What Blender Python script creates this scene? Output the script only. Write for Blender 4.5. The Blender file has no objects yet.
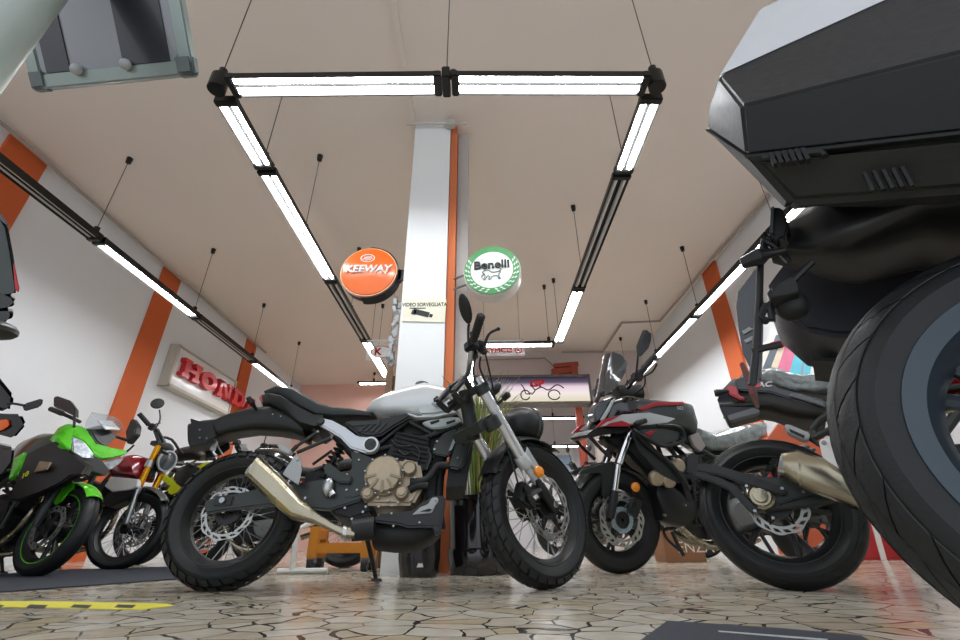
import bpy, bmesh, math, random
from mathutils import Vector as V, Matrix as M
C = bpy.context.scene.collection
S = bpy.context.scene
PI = math.pi
rad = math.radians
random.seed(5)

# ------------------------------------------------------------ camera
CAM_H, CAM_P, CAM_F, CAM_R = 0.196, rad(26.588), 440.78, rad(.62)
def cam_axes():
    c, s = math.cos(CAM_R), math.sin(CAM_R)
    r0 = V((1, 0, 0)); u0 = V((0, -math.sin(CAM_P), math.cos(CAM_P)))
    return r0*c-u0*s, r0*s+u0*c, V((0, math.cos(CAM_P), math.sin(CAM_P)))
CR, CU, CF = cam_axes()
CO = V((0, 0, CAM_H))
cd = bpy.data.cameras.new('camera'); co = bpy.data.objects.new('camera', cd); C.objects.link(co)
mw = M((CR, CU, -CF)).transposed().to_4x4(); mw.translation = CO
co.matrix_world = mw
cd.sensor_width = 36; cd.lens = CAM_F/960*36; cd.clip_start = .02; cd.clip_end = 200
S.camera = co
def ray(px, py): return CF+CR*((px-480)/CAM_F)+CU*((320-py)/CAM_F)
def onX(px, py, k): r = ray(px, py); return CO+r*(k/r.x)
def onY(px, py, k): r = ray(px, py); return CO+r*(k/r.y)
def onZ(px, py, k): r = ray(px, py); return CO+r*((k-CO.z)/r.z)

# ------------------------------------------------------------ materials
def lin(h):
    if isinstance(h, str):
        h = h.lstrip('#'); c = [int(h[i:i+2], 16)/255 for i in (0, 2, 4)]
    else: c = list(h)
    return [x/12.92 if x <= .04045 else ((x+.055)/1.055)**2.4 for x in c]
MATS = {}
def mat(name, col, rough=.5, metal=0., var=.1, scale=14., bump=0., coat=0., bscale=None, stretch=None, trans=0., alpha=1.):
    if name in MATS: return MATS[name]
    m = bpy.data.materials.new(name); m.use_nodes = True
    nt = m.node_tree; b = nt.nodes['Principled BSDF']
    c = lin(col)
    tc = nt.nodes.new('ShaderNodeTexCoord'); src = tc.outputs['Object']
    if stretch:
        mp = nt.nodes.new('ShaderNodeMapping'); mp.inputs['Scale'].default_value = stretch
        nt.links.new(src, mp.inputs['Vector']); src = mp.outputs[0]
    nz = nt.nodes.new('ShaderNodeTexNoise'); nz.inputs['Scale'].default_value = scale; nz.inputs['Detail'].default_value = 5
    nt.links.new(src, nz.inputs['Vector'])
    mx = nt.nodes.new('ShaderNodeMix'); mx.data_type = 'RGBA'
    mx.inputs[6].default_value = [x*(1-var) for x in c]+[1]
    mx.inputs[7].default_value = [min(1, x*(1+var)+.002*var) for x in c]+[1]
    nt.links.new(nz.outputs['Fac'], mx.inputs[0]); nt.links.new(mx.outputs[2], b.inputs['Base Color'])
    mr = nt.nodes.new('ShaderNodeMapRange'); mr.inputs[3].default_value = max(.02, rough*.8); mr.inputs[4].default_value = min(1, rough*1.2)
    nt.links.new(nz.outputs['Fac'], mr.inputs[0]); nt.links.new(mr.outputs[0], b.inputs['Roughness'])
    b.inputs['Metallic'].default_value = metal
    if coat: b.inputs['Coat Weight'].default_value = coat; b.inputs['Coat Roughness'].default_value = .08
    if trans: b.inputs['Transmission Weight'].default_value = trans; b.inputs['IOR'].default_value = 1.15
    if alpha < 1: b.inputs['Alpha'].default_value = alpha
    if bump:
        n2 = nt.nodes.new('ShaderNodeTexNoise'); n2.inputs['Scale'].default_value = bscale or scale*6; n2.inputs['Detail'].default_value = 3
        nt.links.new(src, n2.inputs['Vector'])
        bp = nt.nodes.new('ShaderNodeBump'); bp.inputs['Strength'].default_value = bump; bp.inputs['Distance'].default_value = .01
        nt.links.new(n2.outputs['Fac'], bp.inputs['Height']); nt.links.new(bp.outputs[0], b.inputs['Normal'])
    MATS[name] = m
    return m
def emat(name, col, st):
    m = bpy.data.materials.new(name); m.use_nodes = True
    nt = m.node_tree; nt.nodes.clear()
    o = nt.nodes.new('ShaderNodeOutputMaterial'); e = nt.nodes.new('ShaderNodeEmission')
    e.inputs[0].default_value = lin(col)+[1]; e.inputs[1].default_value = st
    nt.links.new(e.outputs[0], o.inputs[0]); MATS[name] = m
    return m

BLK = mat('black satin plastic', '#131515', .42, 0, .15, 30, .06, bscale=400)
BLKM = mat('black matt plastic', '#151717', .6, 0, .15, 30, .12, bscale=500)
BLKG = mat('black gloss paint', '#0e0f10', .16, 0, .1, 20, coat=.6)
FRM = mat('dark green grey frame paint', '#2d3330', .36, .2, .12, 25)
RUB = mat('tyre rubber', '#1b1e1f', .55, 0, .22, 9, .12, bscale=160)
RUBG = mat('tyre rubber weathered grey', '#33373a', .6, 0, .3, 14, .25, bscale=120)
SIDE = mat('tyre side wall sheen', '#2b3338', .38, 0, .3, 5)
GREY = mat('mid grey plastic', '#6a6d6e', .45)
LGREY = mat('light grey plastic', '#a9adae', .4)
STEEL = mat('brushed steel', '#a39b86', .27, 1, .1, 5)
CHR = mat('bright chrome', '#e6e8ea', .1, 1, .05)
ALU = mat('satin aluminium', '#b9bcbe', .35, 1, .1)
WSIL = mat('white silver paint', '#d3d7d7', .3, .25, .05, coat=.3)
DISC = mat('brake disc steel', '#a9aaa6', .36, .85, .1, 40)
BRZ = mat('bronze engine paint', '#b0a189', .42, .45, .14, 30, .06)
SEATM = mat('black seat vinyl', '#1d2322', .5, 0, .12, 20, .25, bscale=500)
AMB = mat('amber lens', '#f0900f', .2, 0, .1, 30, coat=.5)
REDL = mat('red lens', '#b41420', .15, 0, .1, 30, coat=.6)
GLASSM = mat('smoked screen', '#3a3d3d', .12, 0, .05, 5, alpha=.82, coat=.5)
CLEARM = mat('clear lens', '#464d51', .06, 0, .05, 5, coat=1)
WHITE = mat('white plastic', '#e6e6e2', .4)
BOLT = mat('bolt heads', '#a2a6a7', .35, 1, .05)
GOLD = mat('gold anodised fork', '#d99a1e', .25, .9, .12)
CABLE = mat('black rubber cable', '#151717', .5)

# ------------------------------------------------------------ mesh building
class MB:
    def __init__(s): s.v = []; s.f = []
    def add(s, vs, fs):
        o = len(s.v); s.v += [V(p) for p in vs]; s.f += [[i+o for i in f] for f in fs]; return s
    def box(s, c, d, R=None):
        c = V(c); R = R or M.Identity(3)
        vs = [c+R @ V((x*d[0]/2, y*d[1]/2, z*d[2]/2)) for x in (-1, 1) for y in (-1, 1) for z in (-1, 1)]
        return s.add(vs, [(0, 1, 3, 2), (4, 6, 7, 5), (0, 4, 5, 1), (2, 3, 7, 6), (0, 2, 6, 4), (1, 5, 7, 3)])
    def rings(s, rs, cap=True, closed=False):
        n = len(rs[0]); vs = [p for r in rs for p in r]; fs = []
        k = len(rs)
        for i in range(k if closed else k-1):
            a, b = i*n, ((i+1) % k)*n
            for j in range(n):
                j2 = (j+1) % n
                fs.append((a+j, a+j2, b+j2, b+j))
        if cap and not closed:
            fs.append(tuple(range(n-1, -1, -1))); fs.append(tuple(range((k-1)*n, k*n)))
        return s.add(vs, fs)
    def tube(s, pts, r, n=10, sm=0, flat=None):
        pts = [V(p) for p in pts]
        rr = list(r) if isinstance(r, (list, tuple)) else [r]*len(pts)
        if sm: pts, rr = smooth(pts, rr, sm)
        t0 = (pts[1]-pts[0]).normalized()
        u = t0.orthogonal().normalized()
        if flat: u = (V(flat)-t0*V(flat).dot(t0)).normalized()
        rs = []
        for i, p in enumerate(pts):
            t = (pts[min(i+1, len(pts)-1)]-pts[max(i-1, 0)]).normalized()
            u = (u-t*u.dot(t)).normalized(); w = t.cross(u)
            a = rr[i] if isinstance(rr[i], (tuple, list)) else (rr[i], rr[i])
            rs.append([p+u*(a[0]*math.cos(2*PI*k/n))+w*(a[1]*math.sin(2*PI*k/n)) for k in range(n)])
        return s.rings(rs)
    def cyl(s, a, b, r, r2=None, n=20): return s.tube([a, b], [r, r if r2 is None else r2], n)
    def lathe(s, prof, o, ax, n=32, closed=False):
        o = V(o); ax = V(ax).normalized(); u = ax.orthogonal().normalized(); w = ax.cross(u)
        rs = [[o+ax*a+u*(r*math.cos(2*PI*k/n))+w*(r*math.sin(2*PI*k/n)) for k in range(n)] for r, a in prof]
        return s.rings(rs, True, closed)
    def ball(s, c, r, n=14, R=None):
        c = V(c); r = r if isinstance(r, (tuple, list)) else (r, r, r); R = R or M.Identity(3)
        rs = []
        for i in range(n//2+1):
            th = PI*(i+.02)/(n//2+.04); z = math.cos(th); q = math.sin(th)
            rs.append([c+R @ V((r[0]*q*math.cos(2*PI*k/n), r[1]*q*math.sin(2*PI*k/n), r[2]*z)) for k in range(n)])
        return s.rings(rs)
    def prism(s, pts, vec):
        pts = [V(p) for p in pts]; vec = V(vec); n = len(pts)
        return s.add(pts+[p+vec for p in pts], [tuple(range(n)), tuple(range(2*n-1, n-1, -1))]+[(i, i+n, (i+1) % n+n, (i+1) % n) for i in range(n)])
    def patch(s, grid, th):
        # grid of points -> a solid sheet of thickness vector/number th
        h, w = len(grid), len(grid[0])
        top = [V(p) for r in grid for p in r]; nrm = [V((0, 0, 0)) for _ in top]
        fs = []
        for i in range(h-1):
            for j in range(w-1):
                q = (i*w+j, i*w+j+1, (i+1)*w+j+1, (i+1)*w+j); fs.append(q)
                nn = (top[q[1]]-top[q[0]]).cross(top[q[3]]-top[q[0]])+(top[q[2]]-top[q[1]]).cross(top[q[2]]-top[q[3]])
                for k in q: nrm[k] += nn
        bot = [p-n.normalized()*th if n.length > 1e-12 else p for p, n in zip(top, nrm)]
        N = len(top)
        f2 = fs+[tuple(k+N for k in reversed(q)) for q in fs]
        rim = [j for j in range(w)]+[i*w+w-1 for i in range(1, h)]+[(h-1)*w+j for j in range(w-2, -1, -1)]+[i*w for i in range(h-2, 0, -1)]
        for k in range(len(rim)):
            a, b = rim[k], rim[(k+1) % len(rim)]
            f2.append((a, a+N, b+N, b))
        return s.add(top+bot, f2)
    def build(s, name, m, parent=None, bev=0, ang=35, mtx=None, sub=0, smooth=True):
        me = bpy.data.meshes.new(name); me.from_pydata([tuple(p) for p in s.v], [], s.f); 
        bm = bmesh.new(); bm.from_mesh(me)
        bmesh.ops.recalc_face_normals(bm, faces=bm.faces)
        if bev:
            ed = [e for e in bm.edges if len(e.link_faces) == 2 and e.calc_face_angle(0) > .5]
            bmesh.ops.bevel(bm, geom=ed, offset=bev, segments=2, affect='EDGES', clamp_overlap=True)
        bm.to_mesh(me); bm.free()
        if smooth:
            for p in me.polygons: p.use_smooth = True
            me.set_sharp_from_angle(angle=rad(ang))
        me.materials.append(m)
        o = bpy.data.objects.new(name, me); C.objects.link(o)
        if parent: o.parent = parent
        if mtx is not None: o.matrix_local = mtx
        if sub:
            md = o.modifiers.new('round', 'SUBSURF'); md.levels = sub; md.render_levels = sub
        return o
def smooth(pts, rr, k):
    def cat(a, b, c, d, t): return .5*((2*b)+(c-a)*t+(2*a-5*b+4*c-d)*t*t+(3*b-a-3*c+d)*t**3)
    P, R = [], []
    n = len(pts)
    for i in range(n-1):
        for j in range(k):
            t = j/k; g = lambda L, q: L[max(0, min(n-1, q))]
            P.append(cat(g(pts, i-1), g(pts, i), g(pts, i+1), g(pts, i+2), t))
            a, b = rr[i], rr[i+1]
            R.append(tuple(x+(y-x)*t for x, y in zip(a, b)) if isinstance(a, (tuple, list)) else a+(b-a)*t)
    return P+[pts[-1]], R+[rr[-1]]
def tag(o, label, cat, group=None, kind=None):
    if label: o['label'] = label
    if cat: o['category'] = cat
    if group: o['group'] = group
    if kind: o['kind'] = kind
    return o
def struct(mb, name, m, parent=None, **k):
    o = mb.build(name, m, parent, **k); o['kind'] = 'structure'
    return o
def empty(name, loc=(0, 0, 0), label=None, cat=None, group=None, mtx=None):
    o = bpy.data.objects.new(name, None); C.objects.link(o); o.empty_display_size = .1
    if mtx is not None: o.matrix_world = mtx
    else: o.location = loc
    return tag(o, label, cat, group)
def dup(o, parent=None):
    c = o.copy(); C.objects.link(c)
    if parent: c.parent = parent
    for ch in list(o.children): dup(ch, c)
    return c
def text(name, body, size, mtx, m, parent, depth=.004, bold=0., wide=1., shear=0., align='CENTER'):
    cu = bpy.data.curves.new(name, 'FONT'); cu.body = body; cu.size = size; cu.extrude = depth; cu.bevel_depth = bold; cu.bevel_resolution = 1
    cu.align_x = align; cu.align_y = 'CENTER'; cu.shear = shear; cu.space_character = 1.0
    o = bpy.data.objects.new(name, cu); C.objects.link(o)
    bpy.context.view_layer.update()
    me = bpy.data.meshes.new_from_object(o.evaluated_get(bpy.context.evaluated_depsgraph_get()))
    bpy.data.objects.remove(o); bpy.data.curves.remove(cu)
    me.name = name; me.materials.clear(); me.materials.append(m)
    o = bpy.data.objects.new(name, me); C.objects.link(o)
    if parent: o.parent = parent
    o.matrix_local = mtx @ M.Diagonal((wide, 1, 1, 1))
    return o
def basis(x, y, z, o):
    m = M((V(x).normalized(), V(y).normalized(), V(z).normalized())).transposed().to_4x4(); m.translation = V(o); return m
class Fr:
    """the frame of a leaning vehicle: x forward, y to its left, z up; origin where a tyre meets the floor"""
    def __init__(s, o, yaw, lean):
        a, l = rad(yaw), rad(lean)
        s.x = V((math.cos(a), math.sin(a), 0)); nl = V((-math.sin(a), math.cos(a), 0)); up = V((0, 0, 1))
        s.z = up*math.cos(l)+nl*math.sin(l); s.y = nl*math.cos(l)-up*math.sin(l); s.o = V((o[0], o[1], 0))
        s.m = basis(s.x, s.y, s.z, s.o)
    def P(s, px, py, y=0.):
        r = ray(px, py); t = (y-(CO-s.o).dot(s.y))/r.dot(s.y); p = CO+r*t-s.o
        return V((p.dot(s.x), y, p.dot(s.z)))
    def L(s, pix, y=0.): return [s.P(a[0], a[1], a[2] if len(a) > 2 else y) for a in pix]
    def plate(s, mb, pix, y0, y1):
        """outline seen on the plane y0, given real thickness to y1"""
        return mb.prism(s.L(pix, y0), (0, y1-y0, 0))
    def loft(s, mb, secs, e=.7, n=20):
        """secs: (top px,py, bottom px,py, half width, [y centre]) - rounded cross sections along a body"""
        rs = []
        for q in secs:
            yc = q[5] if len(q) > 5 else 0.; sgn = q[6] if len(q) > 6 else -.6
            hw = q[4]
            a = s.P(q[0], q[1], yc+hw*sgn*.5); b = s.P(q[2], q[3], yc+hw*sgn)
            a.y = b.y = yc
            mid = (a+b)/2; h = (a-b)/2
            ring = []
            for k in range(n):
                t = 2*PI*k/n; c, si = math.cos(t), math.sin(t)
                f = lambda w: math.copysign(abs(w)**e, w)
                ring.append(mid+h*f(si)+V((0, hw*f(c), 0)))
            rs.append(ring)
        return mb.rings(rs)
# ------------------------------------------------------------ setting
XL, XR, ZC, YF, YB, YN = -5.35, 4.0, 4.4, 10.2, 15., -2.2
def wallmat(name, col, var=.03, sc=2.):
    return mat(name, col, .85, 0, var, sc, .05, bscale=60)
WALLM = wallmat('white wall paint', '#dfe1e3')
CEILM = wallmat('ceiling paint', '#e8dcd0', .05, .7)
BACKM = wallmat('rear wall paint', '#d9d5d8')
PINKM = wallmat('rear wall painted pink glow', '#efc2b4')  # pink glow at the back left, put into the wall colour
ORM = wallmat('orange wall paint', '#c8602f', .05)
def floor_mat():
    m = bpy.data.materials.new('crazy paving marble'); m.use_nodes = True; nt = m.node_tree; b = nt.nodes['Principled BSDF']
    N = nt.nodes.new; L = nt.links.new
    tc = N('ShaderNodeTexCoord'); mp = N('ShaderNodeMapping'); mp.inputs['Scale'].default_value = (1, 1.15, 1)
    L(tc.outputs['Object'], mp.inputs['Vector'])
    wn = N('ShaderNodeTexNoise'); wn.inputs['Scale'].default_value = 6; L(mp.outputs[0], wn.inputs['Vector'])
    ad = N('ShaderNodeMix'); ad.data_type = 'VECTOR'; ad.inputs[0].default_value = .045
    L(mp.outputs[0], ad.inputs[4]); L(wn.outputs['Color'], ad.inputs[5])
    vs = []
    for f in ('F1', 'DISTANCE_TO_EDGE'):
        v = N('ShaderNodeTexVoronoi'); v.feature = f; v.inputs['Scale'].default_value = 8.6; v.inputs['Randomness'].default_value = 1
        L(ad.outputs[1], v.inputs['Vector']); vs.append(v)
    hs = N('ShaderNodeSeparateColor'); L(vs[0].outputs['Color'], hs.inputs[0])
    cr = N('ShaderNodeValToRGB'); e = cr.color_ramp.elements
    cols = ['#d2cbbb', '#cac2b0', '#d8d2c4', '#c3b8a3', '#d3c9b6', '#cabb9e', '#d6cfbf', '#c0b6a4']
    e[0].color = lin(cols[0])+[1]; e[1].position = 1; e[1].color = lin(cols[-1])+[1]
    for i, c in enumerate(cols[1:-1]):
        q = e.new((i+1)/7); q.color = lin(c)+[1]
    cr.color_ramp.interpolation = 'CONSTANT'
    L(hs.outputs[0], cr.inputs[0])
    n2 = N('ShaderNodeTexNoise'); n2.inputs['Scale'].default_value = 18; n2.inputs['Detail'].default_value = 6; L(tc.outputs['Object'], n2.inputs['Vector'])
    ov = N('ShaderNodeMix'); ov.data_type = 'RGBA'; ov.blend_type = 'MULTIPLY'; ov.inputs[0].default_value = .35
    L(cr.outputs[0], ov.inputs[6]); L(n2.outputs['Fac'], ov.inputs[7])
    # joints of changing width
    n3 = N('ShaderNodeTexNoise'); n3.inputs['Scale'].default_value = 9; L(tc.outputs['Object'], n3.inputs['Vector'])
    mr = N('ShaderNodeMapRange'); mr.inputs[1].default_value = .35; mr.inputs[2].default_value = .7; mr.inputs[3].default_value = .008; mr.inputs[4].default_value = .045
    L(n3.outputs['Fac'], mr.inputs[0])
    lt = N('ShaderNodeMath'); lt.operation = 'LESS_THAN'; L(vs[1].outputs['Distance'], lt.inputs[0]); L(mr.outputs[0], lt.inputs[1])
    mx = N('ShaderNodeMix'); mx.data_type = 'RGBA'; L(lt.outputs[0], mx.inputs[0]); L(ov.outputs[2], mx.inputs[6]); mx.inputs[7].default_value = lin('#2e2b28')+[1]
    L(mx.outputs[2], b.inputs['Base Color'])
    r2 = N('ShaderNodeMapRange'); r2.inputs[3].default_value = .08; r2.inputs[4].default_value = .26; L(n2.outputs['Fac'], r2.inputs[0]); L(r2.outputs[0], b.inputs['Roughness'])
    return m
struct(MB().box(((XL+XR)/2, (YN+YB)/2, -.05), (XR-XL+.4, YB-YN+.4, .1)), 'floor', floor_mat())
struct(MB().box(((XL+XR)/2, (YN+YB)/2, ZC+.06), (XR-XL+.4, YB-YN+.4, .12)), 'ceiling', CEILM)
struct(MB().box((XL-.1, (YN+YB)/2, ZC/2), (.2, YB-YN, ZC)), 'wall_left', WALLM)
struct(MB().box((XR+.1, (YN+YB)/2, ZC/2), (.2, YB-YN, ZC)), 'wall_right', WALLM)
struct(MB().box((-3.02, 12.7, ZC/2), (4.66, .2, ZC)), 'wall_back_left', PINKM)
struct(MB().box((-.75, 13.9, ZC/2), (.12, 2.2, ZC)), 'wall_back_partition', BACKM)
struct(MB().box((1.66, YB+.1, ZC/2), (4.68, .2, ZC)), 'wall_back_right', BACKM)
struct(MB().box((1.65, YF+.1, 3.82), (4.7, .2, 1.16)).box((3.3, YF+.1, 1.6), (1.4, .2, 3.3)), 'wall_back_header', wallmat('header wall paint', '#cdbfb9'))
# orange painted pilasters on both side walls
k = 1
for y0, y1 in ((3.52, 3.98), (6.24, 6.68), (9.2, 9.62)):
    for sx, x in ((1, XL+.02), (-1, XR-.02)):
        if sx < 0 and y0 != 6.24: continue
        struct(MB().box((x, (y0+y1)/2, ZC/2), (.04, y1-y0, ZC)), 'trim_%d' % k, ORM); k += 1
# the white column with its orange flank
struct(MB().box((-.5, 3.63, ZC/2), (.39, .4, ZC)), 'column', wallmat('column paint', '#e9ebea'))
struct(MB().box((-.265, 3.66, ZC/2), (.07, .36, ZC)), 'column_flank', wallmat('column orange', '#cf7448'))
struct(MB().box((-.17, 3.72, ZC/2), (.11, .25, ZC)), 'column_duct', mat('grey duct paint', '#b5b3ae', .6))
struct(MB().box((-.72, 1.0, ZC-.02), (.05, 5.2, .04)), 'trim_20', CEILM)
struct(MB().tube([(-.78, 3.38, ZC-.09), (-.12, 3.38, ZC-.09)], .012, 8).box((-.3, 3.38, ZC-.09), (.1, .06, .09)), 'trim_24', mat('cable box grey', '#b4b1a9', .5))
# conduits
PIPE = mat('conduit paint', '#a59a90', .5)
struct(MB().tube([(XL+.14, YN, ZC-.07), (XL+.14, 9.9, ZC-.07)], .022, 8), 'trim_21', PIPE)
pp = [onZ(*q, ZC-.05) for q in ((769, 195), (725, 245), (660, 321), (622, 323), (603, 352), (562, 352))]
struct(MB().tube(pp, .022, 8), 'trim_22', PIPE)
pp = [onY(*q, YF-.03) for q in ((481, 360), (545, 358), (556, 368), (575, 372))]
struct(MB().tube(pp, .018, 8), 'trim_23', PIPE)

# ------------------------------------------------------------ pendant fluorescent lights
LAMP = emat('lit fluorescent tube', '#f8fbff', 16)
DEAD = mat('unlit fluorescent tube', '#b9b9b4', .25)
HOUS = mat('black luminaire housing', '#1b1c1a', .35, .3)
REFL = mat('luminaire reflector', '#3c3d3a', .35, .5)
ZL = 3.2
WIRE = mat('steel wire', '#4b463f', .4, .6)
def light(p0, p1, lit, label, group, wires=(), caps=(1, 1), z=ZL, zc=ZC, wide=.16, lip=.03):
    p0 = V((p0[0], p0[1], z)); p1 = V((p1[0], p1[1], z)); d = (p1-p0); ln = d.length; d.normalize(); n = V((0, 0, 1)).cross(d)
    t = empty('pendant_light', (p0+p1)/2, label, 'light', group)
    R = M((d, n, V((0, 0, 1)))).transposed()
    T = lambda a, b, c: R @ V((a, b, c))
    w = wide/2
    h = MB()
    tz = .017 if lip < .04 else .03
    h.box(T(0, 0, lip+.009), (ln, wide, .018), R)
    for q in (-1, 1): h.box(T(0, q*(w-.005), lip/2), (ln, .01, lip+.002), R)
    h.box(T(0, 0, lip/2+.004), (ln, .008, lip-.008), R)
    h.build('housing', HOUS, t)
    for q in (-1, 1):
        tb = MB().cyl(T(-ln/2+.05, q*w*.5, tz), T(ln/2-.05, q*w*.5, tz), .021, n=12)
        tb.build('tube', LAMP if lit else DEAD, t)
    for q, c in zip((-1, 1), caps):
        if c:
            MB().box(T(q*(ln/2-.028), 0, lip/2+.004), (.055, wide+.012, lip+.035), R).build('end_cap', HOUS, t, bev=.008)
    for q in wires:
        wr = MB().cyl(T(q, 0, lip+.01), T(q, 0, zc-z-.03), .004, n=6).build('suspension_wire', WIRE, t)
        MB().cyl(T(q, 0, zc-z-.075), T(q, 0, zc-z), .028, .034, n=14).build('ceiling_rose', HOUS, wr)
        MB().cyl(T(q, 0, .08), T(q, 0, .15), .028, n=14).build('wire_grip', HOUS, wr)
    return t
G1 = 'pendant lights of the inner rectangle'
light((-1.83, 2.13), (-.265, 2.13), 1, 'lit twin tube light across the front, left of the middle joint', G1)
light((-.19, 2.13), (1.26, 2.15), 1, 'lit twin tube light across the front, right of the middle joint', G1)
xi = -1.92
for y0, y1, lit, lb in ((2.23, 2.93, 1, 'short lit twin tube light behind the front left corner of the rectangle'), (2.95, 4.83, 1, 'lit twin tube light on the left arm, second back from its corner'),
                        (4.85, 6.72, 0, 'unlit twin tube light on the left arm of the rectangle'), (6.74, 8.6, 1, 'small lit tube light ending the left arm near the oval sign')):
    light((xi, y0), (xi, y1), lit, lb, G1, (0,) if y1-y0 > 1 else (.3,))
xi = 1.33
for y0, y1, lit, lb in ((2.25, 3.03, 1, 'short lit twin tube light behind the front right corner of the rectangle'), (3.05, 5.1, 0, 'unlit twin tube light on the right arm of the rectangle'),
                        (5.12, 6.9, 1, 'lit twin tube light ending the right arm, beyond the unlit one')):
    light((xi, y0), (xi, y1), lit, lb, G1, (.77,) if y1-y0 > 1 else (.32,))
light((-.1, 7.0), (1.28, 7.0), 1, 'lit tube light crossing the back beyond the round green sign', G1, (.6,))
light((-.2, 7.05), (-.2, 9.4), 1, 'lit tube light running back beside the column, behind the handlebar', G1, (.8,))
G2 = 'pendant lights along the left wall'
for y0, y1, lit, lb in ((2.05, 3.95, 0, 'unlit tube light nearest the camera along the left wall'), (3.97, 5.82, 1, 'lit tube light before the orange pilaster on the left wall'),
                        (5.84, 7.64, 0, 'unlit tube light above the red lettered wall sign'), (7.66, 9.5, 1, 'lit tube light farthest back along the left wall')):
    light((-4.24, y0), (-4.24, y1), lit, lb, G2, ((y1-y0)/2-.05,), wide=.13, lip=.055)
G3 = 'pendant lights along the right wall'
for y0, y1, lb in ((2.1, 3.98, 'lit tube light along the right wall behind the big black top case'), (4.0, 5.95, 'lit tube light in front of the orange pilaster on the right wall'),
                   (5.97, 7.72, 'lit tube light along the right wall beyond the orange pilaster'), (7.74, 9.5, 'lit tube light farthest back along the right wall')):
    light((3.27, y0), (3.27, y1), 1, lb, G3, ((y1-y0)/2-.1,), wide=.13, lip=.055)
G4 = 'lights in the rear room'
for (a, b), lb in ((((522, 419), (584, 419)), 'upper lit tube light in the rear room under the light box'), (((520, 447), (590, 447)), 'lower lit tube light in the rear room under the light box'), (((358, 384), (389, 384)), 'far lit tube light just left of the column')):
    y = 11.6 if a[1] < 430 else 13.2
    q0, q1 = onY(*a, y), onY(*b, y)
    light((q0.x, y), (q1.x, y), 1, lb, G4, (0,), z=q0.z, zc=ZC)
# black swivel joints between the fixtures of the rectangle
for i, (x, y, lb) in enumerate(((-1.92, 2.13, 'black swivel joint at the front left corner of the light rectangle'), (1.33, 2.15, 'black swivel joint at the front right corner of the light rectangle'))):
    j = empty('corner_joint', (x, y, ZL), lb, 'joint', 'corner joints of the light rectangle')
    MB().cyl((0, 0, -.03), (0, 0, .12), .062, n=20).build('hub', HOUS, j, bev=.006)
    MB().cyl((0, 0, .1), (0, 0, .2), .03, n=16).build('knob', HOUS, j)
    MB().cyl((0, 0, .2), (0, 0, ZC-ZL), .004, n=6).build('suspension_wire', WIRE, j)
j = empty('corner_joint', (-.23, 2.13, ZL), 'black clamp in the middle of the front lights', 'joint', 'corner joints of the light rectangle')
MB().box((0, 0, .035), (.058, .175, .115)).build('hub', HOUS, j, bev=.006)
MB().cyl((0, 0, .09), (0, 0, ZC-ZL), .004, n=6).build('suspension_wire', WIRE, j)
MB().ball((.05, 0, .12), .04).build('knob', HOUS, j)
# world: pale daylight from the open shop front behind the camera
w = bpy.data.worlds.new('world'); S.world = w; w.use_nodes = True
w.node_tree.nodes['Background'].inputs[0].default_value = (.84, .9, 1, 1); w.node_tree.nodes['Background'].inputs[1].default_value = .36
S.view_settings.view_transform = 'Standard'; S.view_settings.look = 'None'; S.view_settings.gamma = 1; S.view_settings.use_curve_mapping = False
S.view_settings.exposure = 1.95
# ------------------------------------------------------------ motorcycle building blocks
def RY(a): return M.Rotation(a, 3, 'Y')
def tire_mesh(R, W, rr, tread, seed=0):
    m = MB(); hw = W/2
    P = lambda a, d=0.: (R-(1-math.cos(a))*hw*.9+d*math.cos(a), hw*math.sin(a)+d*math.sin(a))
    A = 1.3
    prof = [(rr+.004, -hw*.62), (rr+.014, -hw*.8)]+[P(-A+2*A*i/14) for i in range(15)]+[(rr+.014, hw*.8), (rr+.004, hw*.62)]
    m.lathe([(r, a) for r, a in prof], (0, 0, 0), (0, 1, 0), 72, closed=True)
    ax = V((0, 1, 0)); u = ax.orthogonal().normalized(); w = ax.cross(u)
    def pt(a, ph, d):
        r, y = P(a, d); return V((0, y, 0))+u*(r*math.cos(ph))+w*(r*math.sin(ph))
    def block(a0, a1, p0, p1, sk, d, na=3, npp=3):
        g = []
        for i in range(npp):
            row = []
            for j in range(na):
                a = a0+(a1-a0)*j/(na-1); ph = p0+(p1-p0)*i/(npp-1)+sk*abs(a)
                row.append(pt(a, ph, d))
            g.append(row)
        m.patch(g, -d-.003 if False else d+.003)
    if tread == 'knob':
        n = 34; st = 2*PI/n
        for i in range(n):
            p = i*st
            for k, (a0, a1, off) in enumerate(((-.15, .15, .5), (.22, .6, 0), (-.6, -.22, 0), (.69, 1.1, .35), (-1.1, -.69, .35))):
                block(a0, a1, p+off*st, p+off*st+st*.75, .12, .0085)
    elif tread == 'road':
        n = 22; st = 2*PI/n
        for i in range(n):
            p = i*st
            block(-.1, .1, p, p+st*.999, 0, .003, 2, 4)
            for s in (-1, 1):
                block(s*.12, s*.52, p+(.3*st if s > 0 else 0), p+st*.94+(.3*st if s > 0 else 0), .5, .003, 4, 4)
                block(s*.54, s*.98, p+(.7*st if s > 0 else .4*st), p+st*.93+(.7*st if s > 0 else .4*st), .5, .003, 4, 4)
    return m
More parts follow.
